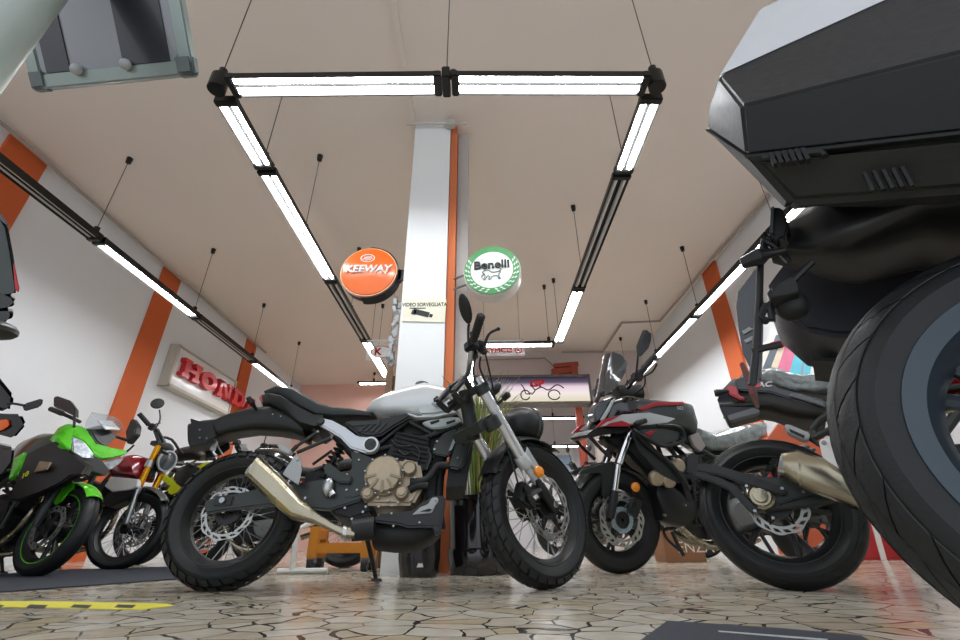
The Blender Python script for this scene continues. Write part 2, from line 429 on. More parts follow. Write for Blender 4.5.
def rim_mesh(rr, W, kind):
    m = MB(); q = W*.36
    m.lathe([(rr+.018, -q), (rr+.018, -q+.008), (rr+.002, -q+.022), (rr-.008, -q*.4), (rr-.008, q*.4), (rr+.002, q-.022), (rr+.018, q-.008), (rr+.018, q),
             (rr+.006, q), (rr-.012, q-.02), (rr-.024, q*.35), (rr-.024, -q*.35), (rr-.012, -q+.02), (rr+.006, -q)], (0, 0, 0), (0, 1, 0), 64, closed=True)
    if kind.startswith('cast'):
        n = int(kind[4:])
        for i in range(n):
            a = 2*PI*i/n
            for sp in (-1, 1):
                a2 = a+sp*.15
                p0 = V((math.cos(a)*.05, sp*.012, math.sin(a)*.05)); p1 = V((math.cos(a+sp*.05)*rr*.55, sp*.012, math.sin(a+sp*.05)*rr*.55)); p2 = V((math.cos(a2)*(rr-.014), sp*.012, math.sin(a2)*(rr-.014)))
                m.tube([p0, p1, p2], [(.016, .016), (.012, .011), (.016, .013)], 8)
        m.lathe([(.02, -.07), (.055, -.07), (.062, -.03), (.062, .03), (.055, .07), (.02, .07)], (0, 0, 0), (0, 1, 0), 24, closed=True)
    return m
def disc_mesh(r0, r1, y, petal=0, slots=18):
    m = MB(); n = slots*4; th = .005
    def rg(r, y): return [V((r(k)*math.cos(2*PI*k/n), y, r(k)*math.sin(2*PI*k/n))) for k in range(n)]
    rm = r0+(r1-r0)*.32; rn = r0+(r1-r0)*.7
    out = (lambda k: r1*(1-.05*petal*(.5+.5*math.cos(2*PI*k/n*9)))) if petal else (lambda k: r1)
    for a, b in ((lambda k: r0, lambda k: rm), (lambda k: rn, out)):
        m.rings([rg(a, y-th/2), rg(b, y-th/2), rg(b, y+th/2), rg(a, y+th/2)], False, True)
    for i in range(slots):
        a = 2*PI*i/slots; tw = .18
        c0 = V((math.cos(a), 0, math.sin(a))); c1 = V((math.cos(a+tw), 0, math.sin(a+tw)))
        p = c0*(rm-.004); q = c1*(rn+.004); s = (q-p).cross(V((0, 1, 0))).normalized()*((r1-r0)*.16)
        m.prism([p-s+V((0, y-th/2+.0004, 0)), p+s+V((0, y-th/2+.0004, 0)), q+s+V((0, y-th/2+.0004, 0)), q-s+V((0, y-th/2+.0004, 0))], (0, th-.0008, 0))
    return m
def carrier_mesh(r, y, n=6):
    m = MB()
    m.lathe([(.03, y-.005), (.058, y-.005), (.058, y+.005), (.03, y+.005)], (0, 0, 0), (0, 1, 0), 24, closed=True)
    for i in range(n):
        a = 2*PI*i/n
        for da in (-.22, .22):
            m.tube([(math.cos(a+da)*.052, y, math.sin(a+da)*.052), (math.cos(a)*r, y, math.sin(a)*r)], [(.009, .004), (.007, .004)], 6, flat=(0, 1, 0))
    return m
def wheel(root, name, mtx, R, W, rr, tread='road', kind='spoke', discs=(), discr=(.11, .15), petal=1, rimm=None, tmat=None, hubm=None, nsp=9, stripe=None, spm=None, carm=None):
    rimm = rimm or BLK
    o = rim_mesh(rr, W, kind).build(name, rimm, root, mtx=mtx)
    tire_mesh(R, W, rr, tread).build('tire', tmat or RUB, o)
    MB().lathe([(.012, -.08), (.03, -.08), (.034, -.05), (.05, -.045), (.05, -.036), (.028, -.03), (.028, .03), (.05, .036), (.05, .045), (.034, .05), (.03, .08), (.012, .08)], (0, 0, 0), (0, 1, 0), 24, closed=True).build('hub', hubm or BLK, o)
    if kind == 'spoke':
        for s in (-1, 1):
            for dr in (-1, 1):
                a = dr*.62
                me = MB().tube([(math.cos(a)*.047, s*.04, math.sin(a)*.047), (rr-.02, s*.008, 0)], .0022, 5)
                ph0 = (.25 if dr > 0 else -.25)*2*PI/nsp/1.6+(PI/nsp if s > 0 else 0)
                base = me.build('spoke', spm or BOLT, o)
                base.matrix_local = M.Rotation(ph0, 4, 'Y')
                for i in range(1, nsp):
                    c = base.copy(); C.objects.link(c); c.parent = o; c.matrix_local = M.Rotation(ph0+2*PI*i/nsp, 4, 'Y')
    if stripe:
        MB().lathe([(rr+.012, s*W*.362) for s in (-1,)]+[(rr+.016, -W*.368), (rr+.006, -W*.372), (rr+.002, -W*.364)], (0, 0, 0), (0, 1, 0), 64, closed=True).build('rim_stripe', stripe, o)
    for y in discs:
        d = disc_mesh(discr[0], discr[1], y, petal).build('brake_disc', DISC, o, smooth=False)
        carrier_mesh(discr[0]+.004, y).build('disc_carrier', carm or BLK, o)
    return o
def mtr(x, y, z, yaw=0., roll=0.):
    return M.Translation((x, y, z)) @ M.Rotation(yaw, 4, 'Z') @ M.Rotation(roll, 4, 'X')
def bolts(parent, pts, r=.007, d=.006, ax=(0, -1, 0)):
    r *= .72
    for p in pts:
        MB().cyl(V(p)-V(ax)*.004, V(p)+V(ax)*d, r, r*.8, 8).build('bolt', BOLT, parent)
def loftmb(fr, secs, **k):
    m = MB(); fr.loft(m, secs, **k); return m
def platemb(fr, pix, y0, y1):
    m = MB(); fr.plate(m, pix, y0, y1); return m
def mirror_y(mb):
    n = MB(); n.v = [V((p.x, -p.y, p.z)) for p in mb.v]; n.f = [list(reversed(f)) for f in mb.f]; return n
# ------------------------------------------------------------ silver roadster in the middle
F = Fr((-1.235, 2.365), 4, 8)
fb = empty('motorcycle', mtx=F.m, label='silver-tanked black roadster with knobby spoked wheels, parked before the white column', cat='motorcycle')
Sf = Fr((.287, 2.277), 39.8, 8.3)          # the steered front: fork, bars and front wheel
smx = F.m.inverted() @ Sf.m
def SB(mb, name, m, parent=None, **k):
    """a steered piece: modelled in the fork's frame, a child of the motorcycle"""
    if parent is None: return mb.build(name, m, fb, mtx=smx, **k)
    return mb.build(name, m, parent, **k)
RRF = .222
rw = wheel(fb, 'rear_wheel', mtr(0, 0, .32), .316, .15, RRF, 'knob', 'spoke', (-.085,), (.095, .125), 1)
rc = Sf.P(552, 505, -.1)
fw = wheel(fb, 'front_wheel', smx @ mtr(.01, 0, .33), .322, .115, .238, 'knob', 'spoke', (-.072,), (.115, .15), 1)
# swingarm
a = F.P(205, 511, -.13); b = F.P(262, 495, -.13)
sw = platemb(F, [(203, 505), (206, 513.5), (230, 510), (268, 505), (330, 510), (362, 500), (362, 478), (330, 478), (262, 488), (222, 496), (205, 500)], -.155, -.115)
for y in (.115,):
    q = platemb(F, [(203, 505), (206, 513.5), (230, 510), (268, 505), (330, 510), (362, 500), (362, 478), (330, 478), (262, 488), (222, 496), (205, 500)], -.155, -.115)
    q = mirror_y(q); sw.add(q.v, q.f)
c0 = F.P(345, 492, -.13)
sw.box((c0.x-.02, 0, c0.z), (.09, .25, .07))
sw = sw.build('swingarm', FRM, fb, bev=.008)
ax_ = F.P(223.6, 501, -.157)
MB().box(ax_, (.085, .012, .045)).build('axle_plate', BLK, sw, bev=.004)
MB().cyl(ax_, ax_+V((0, -.022, 0)), .017, .014, 6).build('axle_nut', BOLT, sw)
MB().cyl((0, -.14, .318), (0, .14, .318), .01).build('axle', STEEL, sw)
# hugger tail guard
tl = [(190.8, 424, 189, 447, .07), (205, 421, 203, 443.5, .085), (218, 420, 216, 436, .085), (232, 414, 231, 431.5, .085), (252, 408.5, 252, 428.5, .085), (273, 406.5, 273, 429.5, .09), (288, 412, 291, 432, .095), (303, 420, 305, 438, .1)]
gd = loftmb(F, [(*q, 0, -.8) for q in tl], e=.55).build('tail_guard', BLK, fb)
p = F.P(196, 431, -.085)
pb = platemb(F, [(190, 418), (196, 420), (213, 424.5), (216, 436), (206, 443), (189, 448), (191, 425)], -.1, -.084); 
mirror_y(pb).build('plate_holder', BLK, gd, bev=.003); pb = pb.build('plate_holder', BLK, gd, bev=.003)
bolts(gd, F.L([(200, 430), (200, 438), (207, 438.5)], -.102), .008)
bolts(gd, F.L([(273, 414.5), (281, 416.5)], -.088), .006)
for s in (-1, 1):
    m = MB(); q0 = F.P(257.5, 411, -.07); q1 = F.P(251, 402, -.13); q2 = F.P(248, 397, -.15)
    if s > 0:
        for q in (q0, q1, q2): q.y *= -1
    m.tube([q0, (q0+q1)/2, q1, q2], [.006, .01, .016, .012], 10)
    m.build('turn_signal', BLK, fb)
m = MB(); F.plate(m, [(258, 397), (263, 394.5), (266, 400), (262, 404)], -.05, .05); m.build('tail_light', REDL, fb, bev=.006)
m = MB(); m.tube(F.L([(213, 437), (215, 444), (213, 452), (217, 456)], -.05), .006, 6, 3).tube(F.L([(215, 437), (218, 446), (223, 455)], -.04), .004, 6, 3).box(F.P(214, 446, -.05), (.02, .02, .05)); m.build('cable', ALU, gd)
# seat and tail
seat = [(265, 392, 266, 396, .05), (278, 388, 280, 397, .1), (297, 390, 290, 405, .125), (307, 396.5, 301, 412, .13), (321, 405, 316, 418.5, .13), (335, 409.5, 334, 419, .125), (352, 410.8, 352, 418.5, .11), (372.5, 414, 372, 418, .08)]
st = loftmb(F, [(*q, 0, -.8) for q in seat], e=.6).build('seat', SEATM, fb)
tp = loftmb(F, [(262, 396, 262, 405, .04), (272, 396, 273, 408, .1), (284, 399, 288, 416, .13), (300, 409, 303, 430, .14), (316, 418.5, 318, 433, .14), (326, 419, 326, 428, .13)], e=.45).build('tail_panel', BLK, fb)
bolts(tp, F.L([(266.5, 397)], -.07), .006)
# silver side arm with its round boss
m = platemb(F, [(316.5, 419), (322, 417.5), (332, 420), (345, 427), (357, 436), (370, 437), (377, 441), (378.5, 446), (376, 451.5), (367, 453.3), (350, 447.5), (340, 437), (325, 428), (317.5, 424)], -.175, -.13)
sa = m.build('side_bracket', ALU, fb, bev=.008)
q = F.P(370.8, 445, -.175)
MB().cyl(q+V((0, .02, 0)), q+V((0, -.012, 0)), .043, .04, 24).build('boss_ring', WSIL, sa)
m = MB().cyl(q+V((0, 0, 0)), q+V((0, -.016, 0)), .031, .03, 20)
for k in range(3): m.box(q+V((0, -.017, 0)), (.056, .006, .007), RY(k*PI/3+.3))
m.build('boss_cap', FRM, sa)
q = F.P(321, 421.5, -.175); MB().cyl(q, q+V((0, -.012, 0)), .02, .016, 16).build('boss_cap', FRM, sa)
# airbox side panel with slots
sp = platemb(F, [(343, 421.5), (352, 420), (373, 419.6), (392, 416), (408, 412.3), (411, 416.5), (400, 423), (393, 427), (381.7, 435), (372, 437), (362, 436), (351.7, 429)], -.17, -.05).build('side_panel', BLK, fb, bev=.01)
m = MB(); F.plate(m, [(346, 422), (372, 421.5), (381, 420), (379, 424), (352, 426)], -.176, -.165)
for i in range(4):
    x = 357+i*6.2
    F.plate(m, [(x, 431), (x+9, 424.6-i*.6), (x+11, 425-i*.6), (x+2.5, 432.2)], -.178, -.165)
m.build('panel_slats', FRM, sp, bev=.002)
# tank
tank = [(366.5, 410.5, 367, 412.5, .05), (373, 402, 374, 413, .1), (384, 396.5, 384, 414.5, .13), (396, 391.5, 397, 415, .145), (410, 387.5, 410, 416.5, .16), (425, 384, 424, 416.3, .165), (441, 387.5, 439, 415.5, .16), (452, 393, 451, 413.5, .145), (458.5, 401, 457.5, 411.3, .12), (461.5, 407.5, 461, 409.5, .08)]
tk = loftmb(F, [(*q, 0, -.85) for q in tank], e=.62, n=28).build('fuel_tank', WSIL, fb, ang=60)
m = MB(); F.plate(m, [(418, 411.5), (424, 404), (447, 401.5), (458.5, 404), (459.5, 408), (455, 410.5), (436, 414.3), (420, 415.2)], -.178, -.12); m.build('tank_lower_panel', mat('tank lower grey silver', '#b7bcbb', .32, .3), tk, bev=.012)
m = MB(); F.plate(m, [(408, 412.8), (417, 415.6), (434, 415.3), (456, 410.6), (460, 408.6), (460, 410.3), (456, 412), (434, 416.8), (416, 417.2), (407, 413.8)], -.182, -.13); m.build('tank_edge', WSIL, tk, bev=.003)
q = F.P(437.5, 394, -.14); text('lettering', 'Benelli', .022, basis((1, 0, .15), (-.1, .35, 1), (0, -1, .35), q+V((0, -.012, 0))), mat('dull grey badge', '#8f9492', .4), tk, .001)
m = MB().cyl(F.P(422, 385, 0)-V((0, 0, .01)), F.P(422, 385, 0)+V((0, 0, .008)), .045, .04, 20); m.build('filler_cap', BLK, tk)
m = MB(); F.plate(m, [(421.5, 422.5), (428, 420), (452, 416.6), (461.5, 417.6), (460.5, 422), (448, 427), (433, 428.8), (427, 426)], -.165, -.13)
sl = m.build('silver_side_trim', mat('trim grey silver', '#a9b1ae', .35, .3), fb, bev=.006)
for x in (430, 446):
    m = MB(); F.plate(m, [(x, 422), (x+9, 419.5), (x+9.5, 421.5), (x+1, 424.5)], -.168, -.16); m.build('vent_slot', BLKM, sl)
# frame tubes
m = MB()
for s in (-1, 1):
    def T(pix, r=.0125, y=-.13):
        L = F.L(pix, y)
        for p in L: p.y = s*abs(p.y) if s > 0 else -abs(p.y)
        m.tube(L, r, 10)
    T([(380, 443), (408, 421), (433, 434.5)]); T([(378, 449.5), (405, 442.5), (434, 434.5), (468, 422)]); T([(422.5, 440), (431, 457), (426, 470)])
    T([(433, 434), (452, 418), (474, 404)]); T([(408, 421), (440, 418), (470, 408)]); T([(318, 431.7), (297, 446)], .0085, -.16); T([(331, 438), (297, 452.5)], .0095, -.17); T([(326, 424), (352, 452), (362, 470)], .012, -.1)
m.build('frame', FRM, fb)
m = MB(); q = F.P(331, 438, -.17); bolts(fb, [q, F.P(318, 431.7, -.165)], .009)
# pivot plate
pv = platemb(F, [(351, 450.6), (357, 452), (373, 458), (366.5, 477), (364.4, 494), (355, 498), (343, 498), (345, 487), (343, 478), (352, 468)], -.16, -.12).build('pivot_plate', FRM, fb, bev=.006)
bolts(pv, F.L([(359, 460), (347, 474.5), (346.7, 490), (357, 490)], -.162), .009)
# linkage, rear shock, brake reservoir behind the pivot plate
m = MB(); a, b = F.P(322, 478, -.06), F.P(352, 430, -.03); m.tube([a, b], .016, 10)
for k in range(9): m.lathe([(.026, -.005), (.036, 0), (.026, .005)], a.lerp(b, .12+k*.085), b-a, 18)
m.build('rear_shock', BLKM, fb)
m = MB(); F.plate(m, [(323, 466), (328, 462), (341, 472), (352, 476), (350, 483), (338, 482), (325, 474)], -.19, -.15); m.build('heel_guard', FRM, fb, bev=.006)
m = MB(); a = F.P(328, 487, -.18); m.ball(a, (.03, .03, .045), 12); m.cyl(a, a+V((.03, 0, -.04)), .016, n=10); m.build('brake_master_cylinder', ALU, fb, sub=0)
m = MB(); F.plate(m, [(304, 472), (326, 472), (326, 492), (306, 493)], -.06, .06); m.build('mud_flap', BLKM, fb, bev=.01)
m = MB(); m.tube(F.L([(331, 450), (338, 462), (345, 466)], -.15), .004, 6); m.tube(F.L([(336, 452), (330, 466), (334, 480)], -.15), .004, 6); m.build('cable', CABLE, fb)
m = MB(); F.plate(m, [(326, 492), (345, 498), (370, 497), (372, 512), (350, 520), (330, 514)], -.13, .1); m.build('linkage', BLKM, fb, bev=.012)
bolts(fb, F.L([(323.5, 507.5), (352, 519), (363, 512), (345, 508)], -.135), .01)
# passenger peg
m = MB(); m.tube(F.L([(297, 446), (291, 452), (294, 455)], -.18), .012, 8); pg = m.build('peg_hanger', BLK, fb)
m = MB(); F.plate(m, [(276.5, 444.5), (281, 443.5), (291, 449.8), (289, 454), (281, 451)], -.24, -.19); m.build('foot_peg', LGREY, fb, bev=.004)
# muffler
mu = [(263, 459, 250.5, 482, .062), (283, 477, 271.5, 502.5, .066), (305, 500.5, 292.5, 520.5, .06), (317.5, 512.5, 315.5, 524, .038), (335, 522.8, 333.5, 532.5, .032), (345, 525.6, 344, 538, .036), (355, 526, 353.3, 538, .036)]
mf = MB(); rs = []
for q in mu:
    a = F.P(q[0], q[1], -.25); b = F.P(q[2], q[3], -.25); mid = (a+b)/2; h = (a-b)/2
    yc = -.265+.06*max(0, (q[0]-300)/55)
    mid.y = yc
    ring = []
    for k in range(16):
        t = 2*PI*k/16; f = lambda w, e=.75: math.copysign(abs(w)**e, w)
        ring.append(mid+V((h.x, 0, h.z))*f(math.sin(t))+V((0, q[4]*f(math.cos(t)), 0)))
    rs.append(ring)
mo = mf.rings(rs).build('muffler', STEEL, fb, ang=24)
a = F.P(256, 470, -.265)
bk = (F.P(256.5, 470.5, -.265)-F.P(300, 511, -.265)); bk.y = 0; bk.normalize()
MB().lathe([(.045, 0), (.048, .012), (.03, .014), (.028, -.03), (.04, -.03)], rs[0][0]*0+V((sum(p.x for p in rs[0])/16, sum(p.y for p in rs[0])/16, sum(p.z for p in rs[0])/16)), bk, 20, closed=True).build('end_cap', ALU, mo)
def band(i, t, w, nm, mm):
    A = [rs[i][k].lerp(rs[i+1][k], t) for k in range(16)]; B = [rs[i][k].lerp(rs[i+1][k], t+w) for k in range(16)]
    ca = sum(A, V((0, 0, 0)))/16; cb = sum(B, V((0, 0, 0)))/16
    MB().rings([[ca+(p-ca)*1.03 for p in A], [cb+(p-cb)*1.03 for p in B]]).build(nm, mm, mo, ang=24)
band(0, .03, .1, 'weld_band', STEEL); band(2, .75, .12, 'clamp', STEEL); band(4, .85, .3, 'clamp', ALU)
br = platemb(F, [(294, 456.5), (297, 455), (300.5, 457.5), (301.5, 470), (298.5, 485), (291, 480), (282.5, 474), (286, 468)], -.235, -.228).build('muffler_bracket', LGREY, fb, bev=.002)
bolts(br, F.L([(297.2, 459.5)], -.238), .011)
bolts(mo, F.L([(289.5, 481), (305.5, 498)], -.318), .009)
# engine
en = MB()
F.plate(en, [(364, 505), (364, 492), (374, 480), (402, 458), (420, 462), (424, 485), (413, 505)], -.16, .16)
en = en.build('crankcase', BRZ, fb, bev=.015)
q = F.P(384.8, 476.5, -.16); q2 = V((q.x, -.23, q.z))
cc = MB().lathe([(.088, .0), (.088, -.045), (.08, -.058), (.03, -.066), (.0, -.066)], q, (0, 1, 0), 36).build('clutch_cover', BRZ, en)
m = MB()
for k in range(5):
    a = PI*(1.08+k*.21); m.box(q+V((math.cos(a)*.062, -.062, math.sin(a)*.062)), (.055, .014, .012), RY(-a))
m.lathe([(.09, -.02), (.096, -.02), (.096, -.03), (.09, -.03)], q, (0, 1, 0), 36, closed=True)
m.build('cover_ribs', mat('bronze shade', '#8f826d', .45, .4), cc)
bolts(en, [q+V((math.cos(t)*.094, -.03, math.sin(t)*.094)) for t in [k*2*PI/9+.2 for k in range(9)]], .008, .02)
for (x, y, r) in ((409.8, 469.4, .036), (402, 493.8, .034), (368.5, 494.5, .034), (398, 481, .018)):
    q = F.P(x, y, -.165)
    MB().lathe([(r, .01), (r, -.03), (r*.8, -.042), (r*.75, -.034), (.0, -.034)], q, (0, 1, 0), 24).build('side_cover', BRZ, en)
    if r > .03 and x < 405: MB().cyl(q+V((0, -.03, 0)), q+V((0, -.05, 0)), r*.5, n=16).build('cover_plug', BRZ, en)
bolts(en, F.L([(378, 498), (388, 501), (379, 507), (392, 506), (398, 503), (411, 500), (415, 478), (401, 474), (366, 507), (413, 473)], -.17), .009, .012)
m = MB()
F.plate(m, [(386, 458), (396, 432), (428, 436), (432, 462), (420, 474)], -.14, .14)
for k in range(6):
    F.plate(m, [(392+k*.8, 455-k*4.4), (426+k*.8, 463-k*4.4), (426+k*.8, 461-k*4.4), (392+k*.8, 453-k*4.4)], -.155, .155)
m.build('cylinder_block', BLKM, fb, bev=.004)
m = MB(); F.plate(m, [(352, 440), (392, 428), (420, 430), (398, 455), (370, 470)], -.1, .1); m.build('throttle_body', BLKM, fb, bev=.02)
m = MB()
for pix in ([(398, 450), (405, 455), (412, 452), (420, 458)], [(391, 440), (398, 446), (410, 446)], [(415, 446), (420, 452), (418, 462)]): m.tube(F.L(pix, -.155), .005, 6, 3)
m.build('cable', CABLE, fb)
platemb(F, [(422, 437), (448, 432), (446, 462), (440, 478), (438, 502), (424, 502), (420, 470)], -.1, .1).build('coolant_tank', BLKM, fb, bev=.02)
platemb(F, [(392, 421), (408, 414), (440, 413), (462, 411), (458, 428), (436, 440), (402, 436)], -.09, .09).build('airbox', BLKM, fb, bev=.02)
# hoses
m = MB(); m.tube(F.L([(449, 465.5), (438, 465.8), (432, 474), (424, 480.5), (410, 482)], -.17), .018, 12, 4); m.build('radiator_hose', BLKM, fb)
m = MB(); m.tube(F.L([(428, 486), (418, 485.5), (409, 490)], -.17), .02, 12, 3); m.build('radiator_hose', BLKM, fb)
m = MB(); m.tube(F.L([(441, 462), (438, 500), (441, 530)], -.06), .026, 12, 3); m.build('header_pipe', BLKM, fb)
# radiator and its covers
m = MB(); F.plate(m, [(452, 434), (476, 428), (466, 486), (446, 488)], -.14, .14); m.build('radiator', BLKM, fb, bev=.004)
rp = platemb(F, [(433.5, 454), (433, 446.5), (443, 433.5), (455, 428), (459, 431), (451, 452.8), (447, 456.5)], -.185, -.15).build('radiator_cover', FRM, fb, bev=.006)
m = MB()
for k in range(9): 
    t = k/8; F.plate(m, [(454.5-t*5.5, 436+t*13.5), (458-t*5.6, 435+t*13.5), (457.5-t*5.6, 436.2+t*13.5), (454-t*5.5, 437.2+t*13.5)], -.19, -.183)
m.build('cover_fins', LGREY, rp)
bolts(rp, F.L([(437, 441.5), (434.5, 449.5)], -.187), .01)
rs2 = platemb(F, [(460, 430), (473, 425), (475, 432), (471.3, 443), (464, 464), (460, 469.4), (449, 467.5), (450, 462)], -.2, -.15).build('radiator_shroud', mat('dark green shroud', '#2b3331', .38, .1), fb, bev=.01)
bolts(rs2, F.L([(457.5, 458), (467, 431)], -.203), .008)
m = MB(); F.plate(m, [(452, 468), (470, 444), (474, 446), (462, 480), (448, 482)], -.13, .13); m.build('radiator_bottom', BLKM, fb, bev=.01)
# belly silencer and its guard
m = MB(); q0 = F.P(352, 530.5, -.2); q1 = F.P(374, 528, -.19)
m.tube([q0, q1], [.046, .05], 18); m.build('link_pipe', BLKM, fb)
m = loftmb(F, [(372, 521, 373, 547.5, .13), (390, 520, 392, 549.5, .14), (410, 520, 414, 549, .14), (428, 518, 432, 541, .13), (437, 516, 440, 534, .11)], e=.7); m.build('belly_silencer', BLKM, fb)
bg = platemb(F, [(372, 521.5), (378, 514), (411, 510.5), (421, 504), (432, 495.5), (446, 495.5), (445, 506), (440, 534), (433, 533), (436, 527), (408, 527.5), (400, 525)], -.19, -.11).build('belly_guard', BLK, fb, bev=.012)
bolts(bg, F.L([(391.5, 513.5), (393.5, 526), (419.5, 522.5)], -.193), .008)
hp = platemb(F, [(412, 514.6), (420.6, 506.9), (428, 504), (432, 497.5), (437.5, 497), (438.6, 501), (435, 506), (432, 512.7)], -.2, -.188).build('heel_plate', LGREY, bg, bev=.003)
m = MB(); F.plate(m, [(420, 511.5), (429, 508.5), (432, 509.5), (429, 511.6)], -.203, -.199); m.build('plate_slot', BLKM, hp)
bolts(hp, F.L([(435.5, 499.5)], -.202), .01)
# side stand: out on the far side, foot on the floor
foot = F.m.inverted() @ onZ(376.5, 581, .012)
m = MB(); m.tube([F.P(364, 524, .12), foot.lerp(F.P(364, 524, .12), .05)], [.014, .011], 10); m.box(foot+V((0, 0, .004)), (.05, .05, .012)); m.build('side_stand', BLK, fb)
# ---------------- fork, clamps and bars in the steered frame
S_ = Sf
fk = S_.P(482.6, 389, -.1); fa = S_.P(552, 505, -.1)
ax = (fk-fa).normalized()
for s in (-1, 1):
    o = V((0, (s+1)*.1, 0))
    mid = S_.P(519, 454, -.1)+o
    up = SB(MB().tube([fk+o+ax*.06, mid-ax*.04], .0275, 18), 'fork_tube', CHR if False else mat('silver fork tube', '#d6d8d8', .22, .7, .05))
    lw = MB().tube([mid, fa+o+ax*.11], .023, 16); lw.lathe([(.034, 0), (.036, .02), (.036, .05), (.03, .06)], mid-ax*.01, -ax, 18)
    lo = SB(lw, 'fork_slider', WSIL)
    lg = MB().tube([fa+o+ax*.14, fa+o+ax*.02+V((0, 0, 0)), fa+o-ax*.03], [(.026, .02), (.032, .026), (.024, .024)], 14); SB(lg, 'fork_lug', BLK)
    pl = MB().prism([(mid+V((.03, s*.028, .03))), (mid+V((.05, s*.028, -.0))), fa+o+ax*.16+V((.035, s*.028, 0)), fa+o+ax*.15+V((.0, s*.028, 0)), mid+V((.0, s*.028, -.03))], (0, s*.006, 0)); SB(pl, 'fork_guard', LGREY, bev=.002)
m = MB()
for s in (-1, 1): m.lathe([(.038, -.025), (.038, .025)], fk+V((0, (s+1)*.1, 0)), ax, 18)
m.box(fk+V((-.025, .1, 0)), (.1, .2, .036), RY(-.55)); SB(m, 'triple_clamp', FRM, bev=.004)
cl = S_.P(492, 423, -.1); m = MB()
for s in (-1, 1): m.lathe([(.042, -.03), (.042, .03)], cl+V((0, (s+1)*.1, 0)), ax, 18)
m.box(cl+V((-.03, .1, 0)), (.12, .2, .05), RY(-.55)); SB(m, 'triple_clamp', FRM, bev=.004)
SB(MB().tube([fk+V((-.03, .1, .02)), cl+V((-.04, .1, -.05))], .035, 14), 'steering_head', BLKM)
# bar riser: an open block
m = MB(); ro = S_.L([(452.5, 392.5), (464.5, 378.5), (472.5, 392), (462, 402)], -.06)
for i in range(4):
    m.tube([ro[i], ro[(i+1) % 4]], .015, 8)
    m.tube([ro[i]+V((0, .12, 0)), ro[(i+1) % 4]+V((0, .12, 0))], .015, 8)
m.tube([ro[1], ro[1]+V((0, .12, 0))], .017, 8); SB(m, 'bar_riser', BLK)
gi, go = S_.P(472.5, 343, -.27), S_.P(481, 316, -.42)
bar0 = (ro[1]); b1 = S_.P(470, 362, -.2)
m = MB(); L_ = [V((bar0.x, .06-.06, bar0.z)), bar0+V((0, -.02, .01)), b1, gi]
right = [V(p) for p in L_]; left = [V((p.x, -p.y, p.z)) for p in reversed(L_)]
m.tube(left+right[1:]+[go], .0135, 12, 4)
LB = lambda p: V((p.x+.3*abs(p.y)/.42, abs(p.y)*1.4, p.z))
left = [LB(p) for p in reversed(L_)]
m = MB(); m.tube(left+right[1:]+[go], .0135, 12, 4)
lgo = LB(go); m.tube([LB(gi), lgo], .0135, 12); hb = SB(m, 'handlebar', ALU)
for s in (-1, 1):
    f = lambda p: V((p.x, p.y, p.z)) if s < 0 else LB(p)
    d = (go-gi).normalized()
    m = MB().tube([f(gi+d*.02), f(gi+d*.05), f(go), f(go+d*.008)], [.019, .0185, .0195, .012], 14)
    for k in range(7): m.lathe([(.0185, -.002), (.0205, 0), (.0185, .002)], f(gi.lerp(go, .3+k*.1)), f(go)-f(gi), 14)
    m.build('grip', BLKM, hb)
    m = MB().box(f(gi-d*.02), (.05, .07, .05)).box(f(gi-d*.06+V((.02, 0, -.01))), (.04, .04, .05)); m.build('switch_cluster', BLK, hb, bev=.01)
    ms = S_.P(481, 351, -.25); m = MB(); m.tube([f(ms+V((-.02, -.02, 0))), f(ms+V((.03, .01, .01)))], .02, 12); m.box(f(ms+V((0, 0, .03))), (.05, .045, .03)); m.build('brake_reservoir', BLK, hb, bev=.006)
    m = MB().tube([f(p) for p in S_.L([(484, 347, -.27), (486.5, 339, -.29), (490, 333, -.33), (497, 329.5, -.36), (498.5, 329, -.37)])], [.009, .007, .0065, .007, .009], 8, 3); m.build('brake_lever', BLK, hb)
    if s > 0: continue
    mt, mb_ = S_.P(461.5, 293.5, -.36), S_.P(469, 324, -.3)
    m = MB().tube([f(S_.P(468.6, 346, -.27)), f(S_.P(468.2, 330, -.28)), f(mb_)], .006, 8, 3); ms_ = m.build('mirror_stem', BLK, hb)
    c = (mt+mb_)/2; dz = (mt-mb_).normalized(); nx = V((-.85, -.35, .1)); nx = (nx-dz*nx.dot(dz)).normalized(); sy = dz.cross(nx)
    R3 = M((f(nx), f(sy), f(dz))).transposed() if s < 0 else M((f(nx), f(sy), f(dz))).transposed()
    m = MB().ball(f(c), (.012, .032, (mt-mb_).length/2), 16, R3); m.build('mirror', BLK, hb)
    MB().ball(f(c-nx*.006), (.008, .028, (mt-mb_).length/2*.92), 16, R3).build('mirror_glass', mat('mirror glass', '#c8ccd0', .03, 1, .01), hb)
m = MB()
m.tube(S_.L([(480.5, 357, -.24), (480, 368, -.2), (487, 384, -.14), (495, 398, -.05), (505, 420, -.02)]), .005, 8, 5)
m.tube(S_.L([(477, 352, -.25), (473, 372, -.2), (478, 385, -.1), (492, 396, 0)]), .005, 8, 5)
m.tube(S_.L([(485, 352, -.24), (490, 374, -.2), (493, 388, -.12), (499, 420, -.05), (512, 462, -.09), (519, 487, -.1)]), .0045, 8, 5); SB(m, 'cable', CABLE)
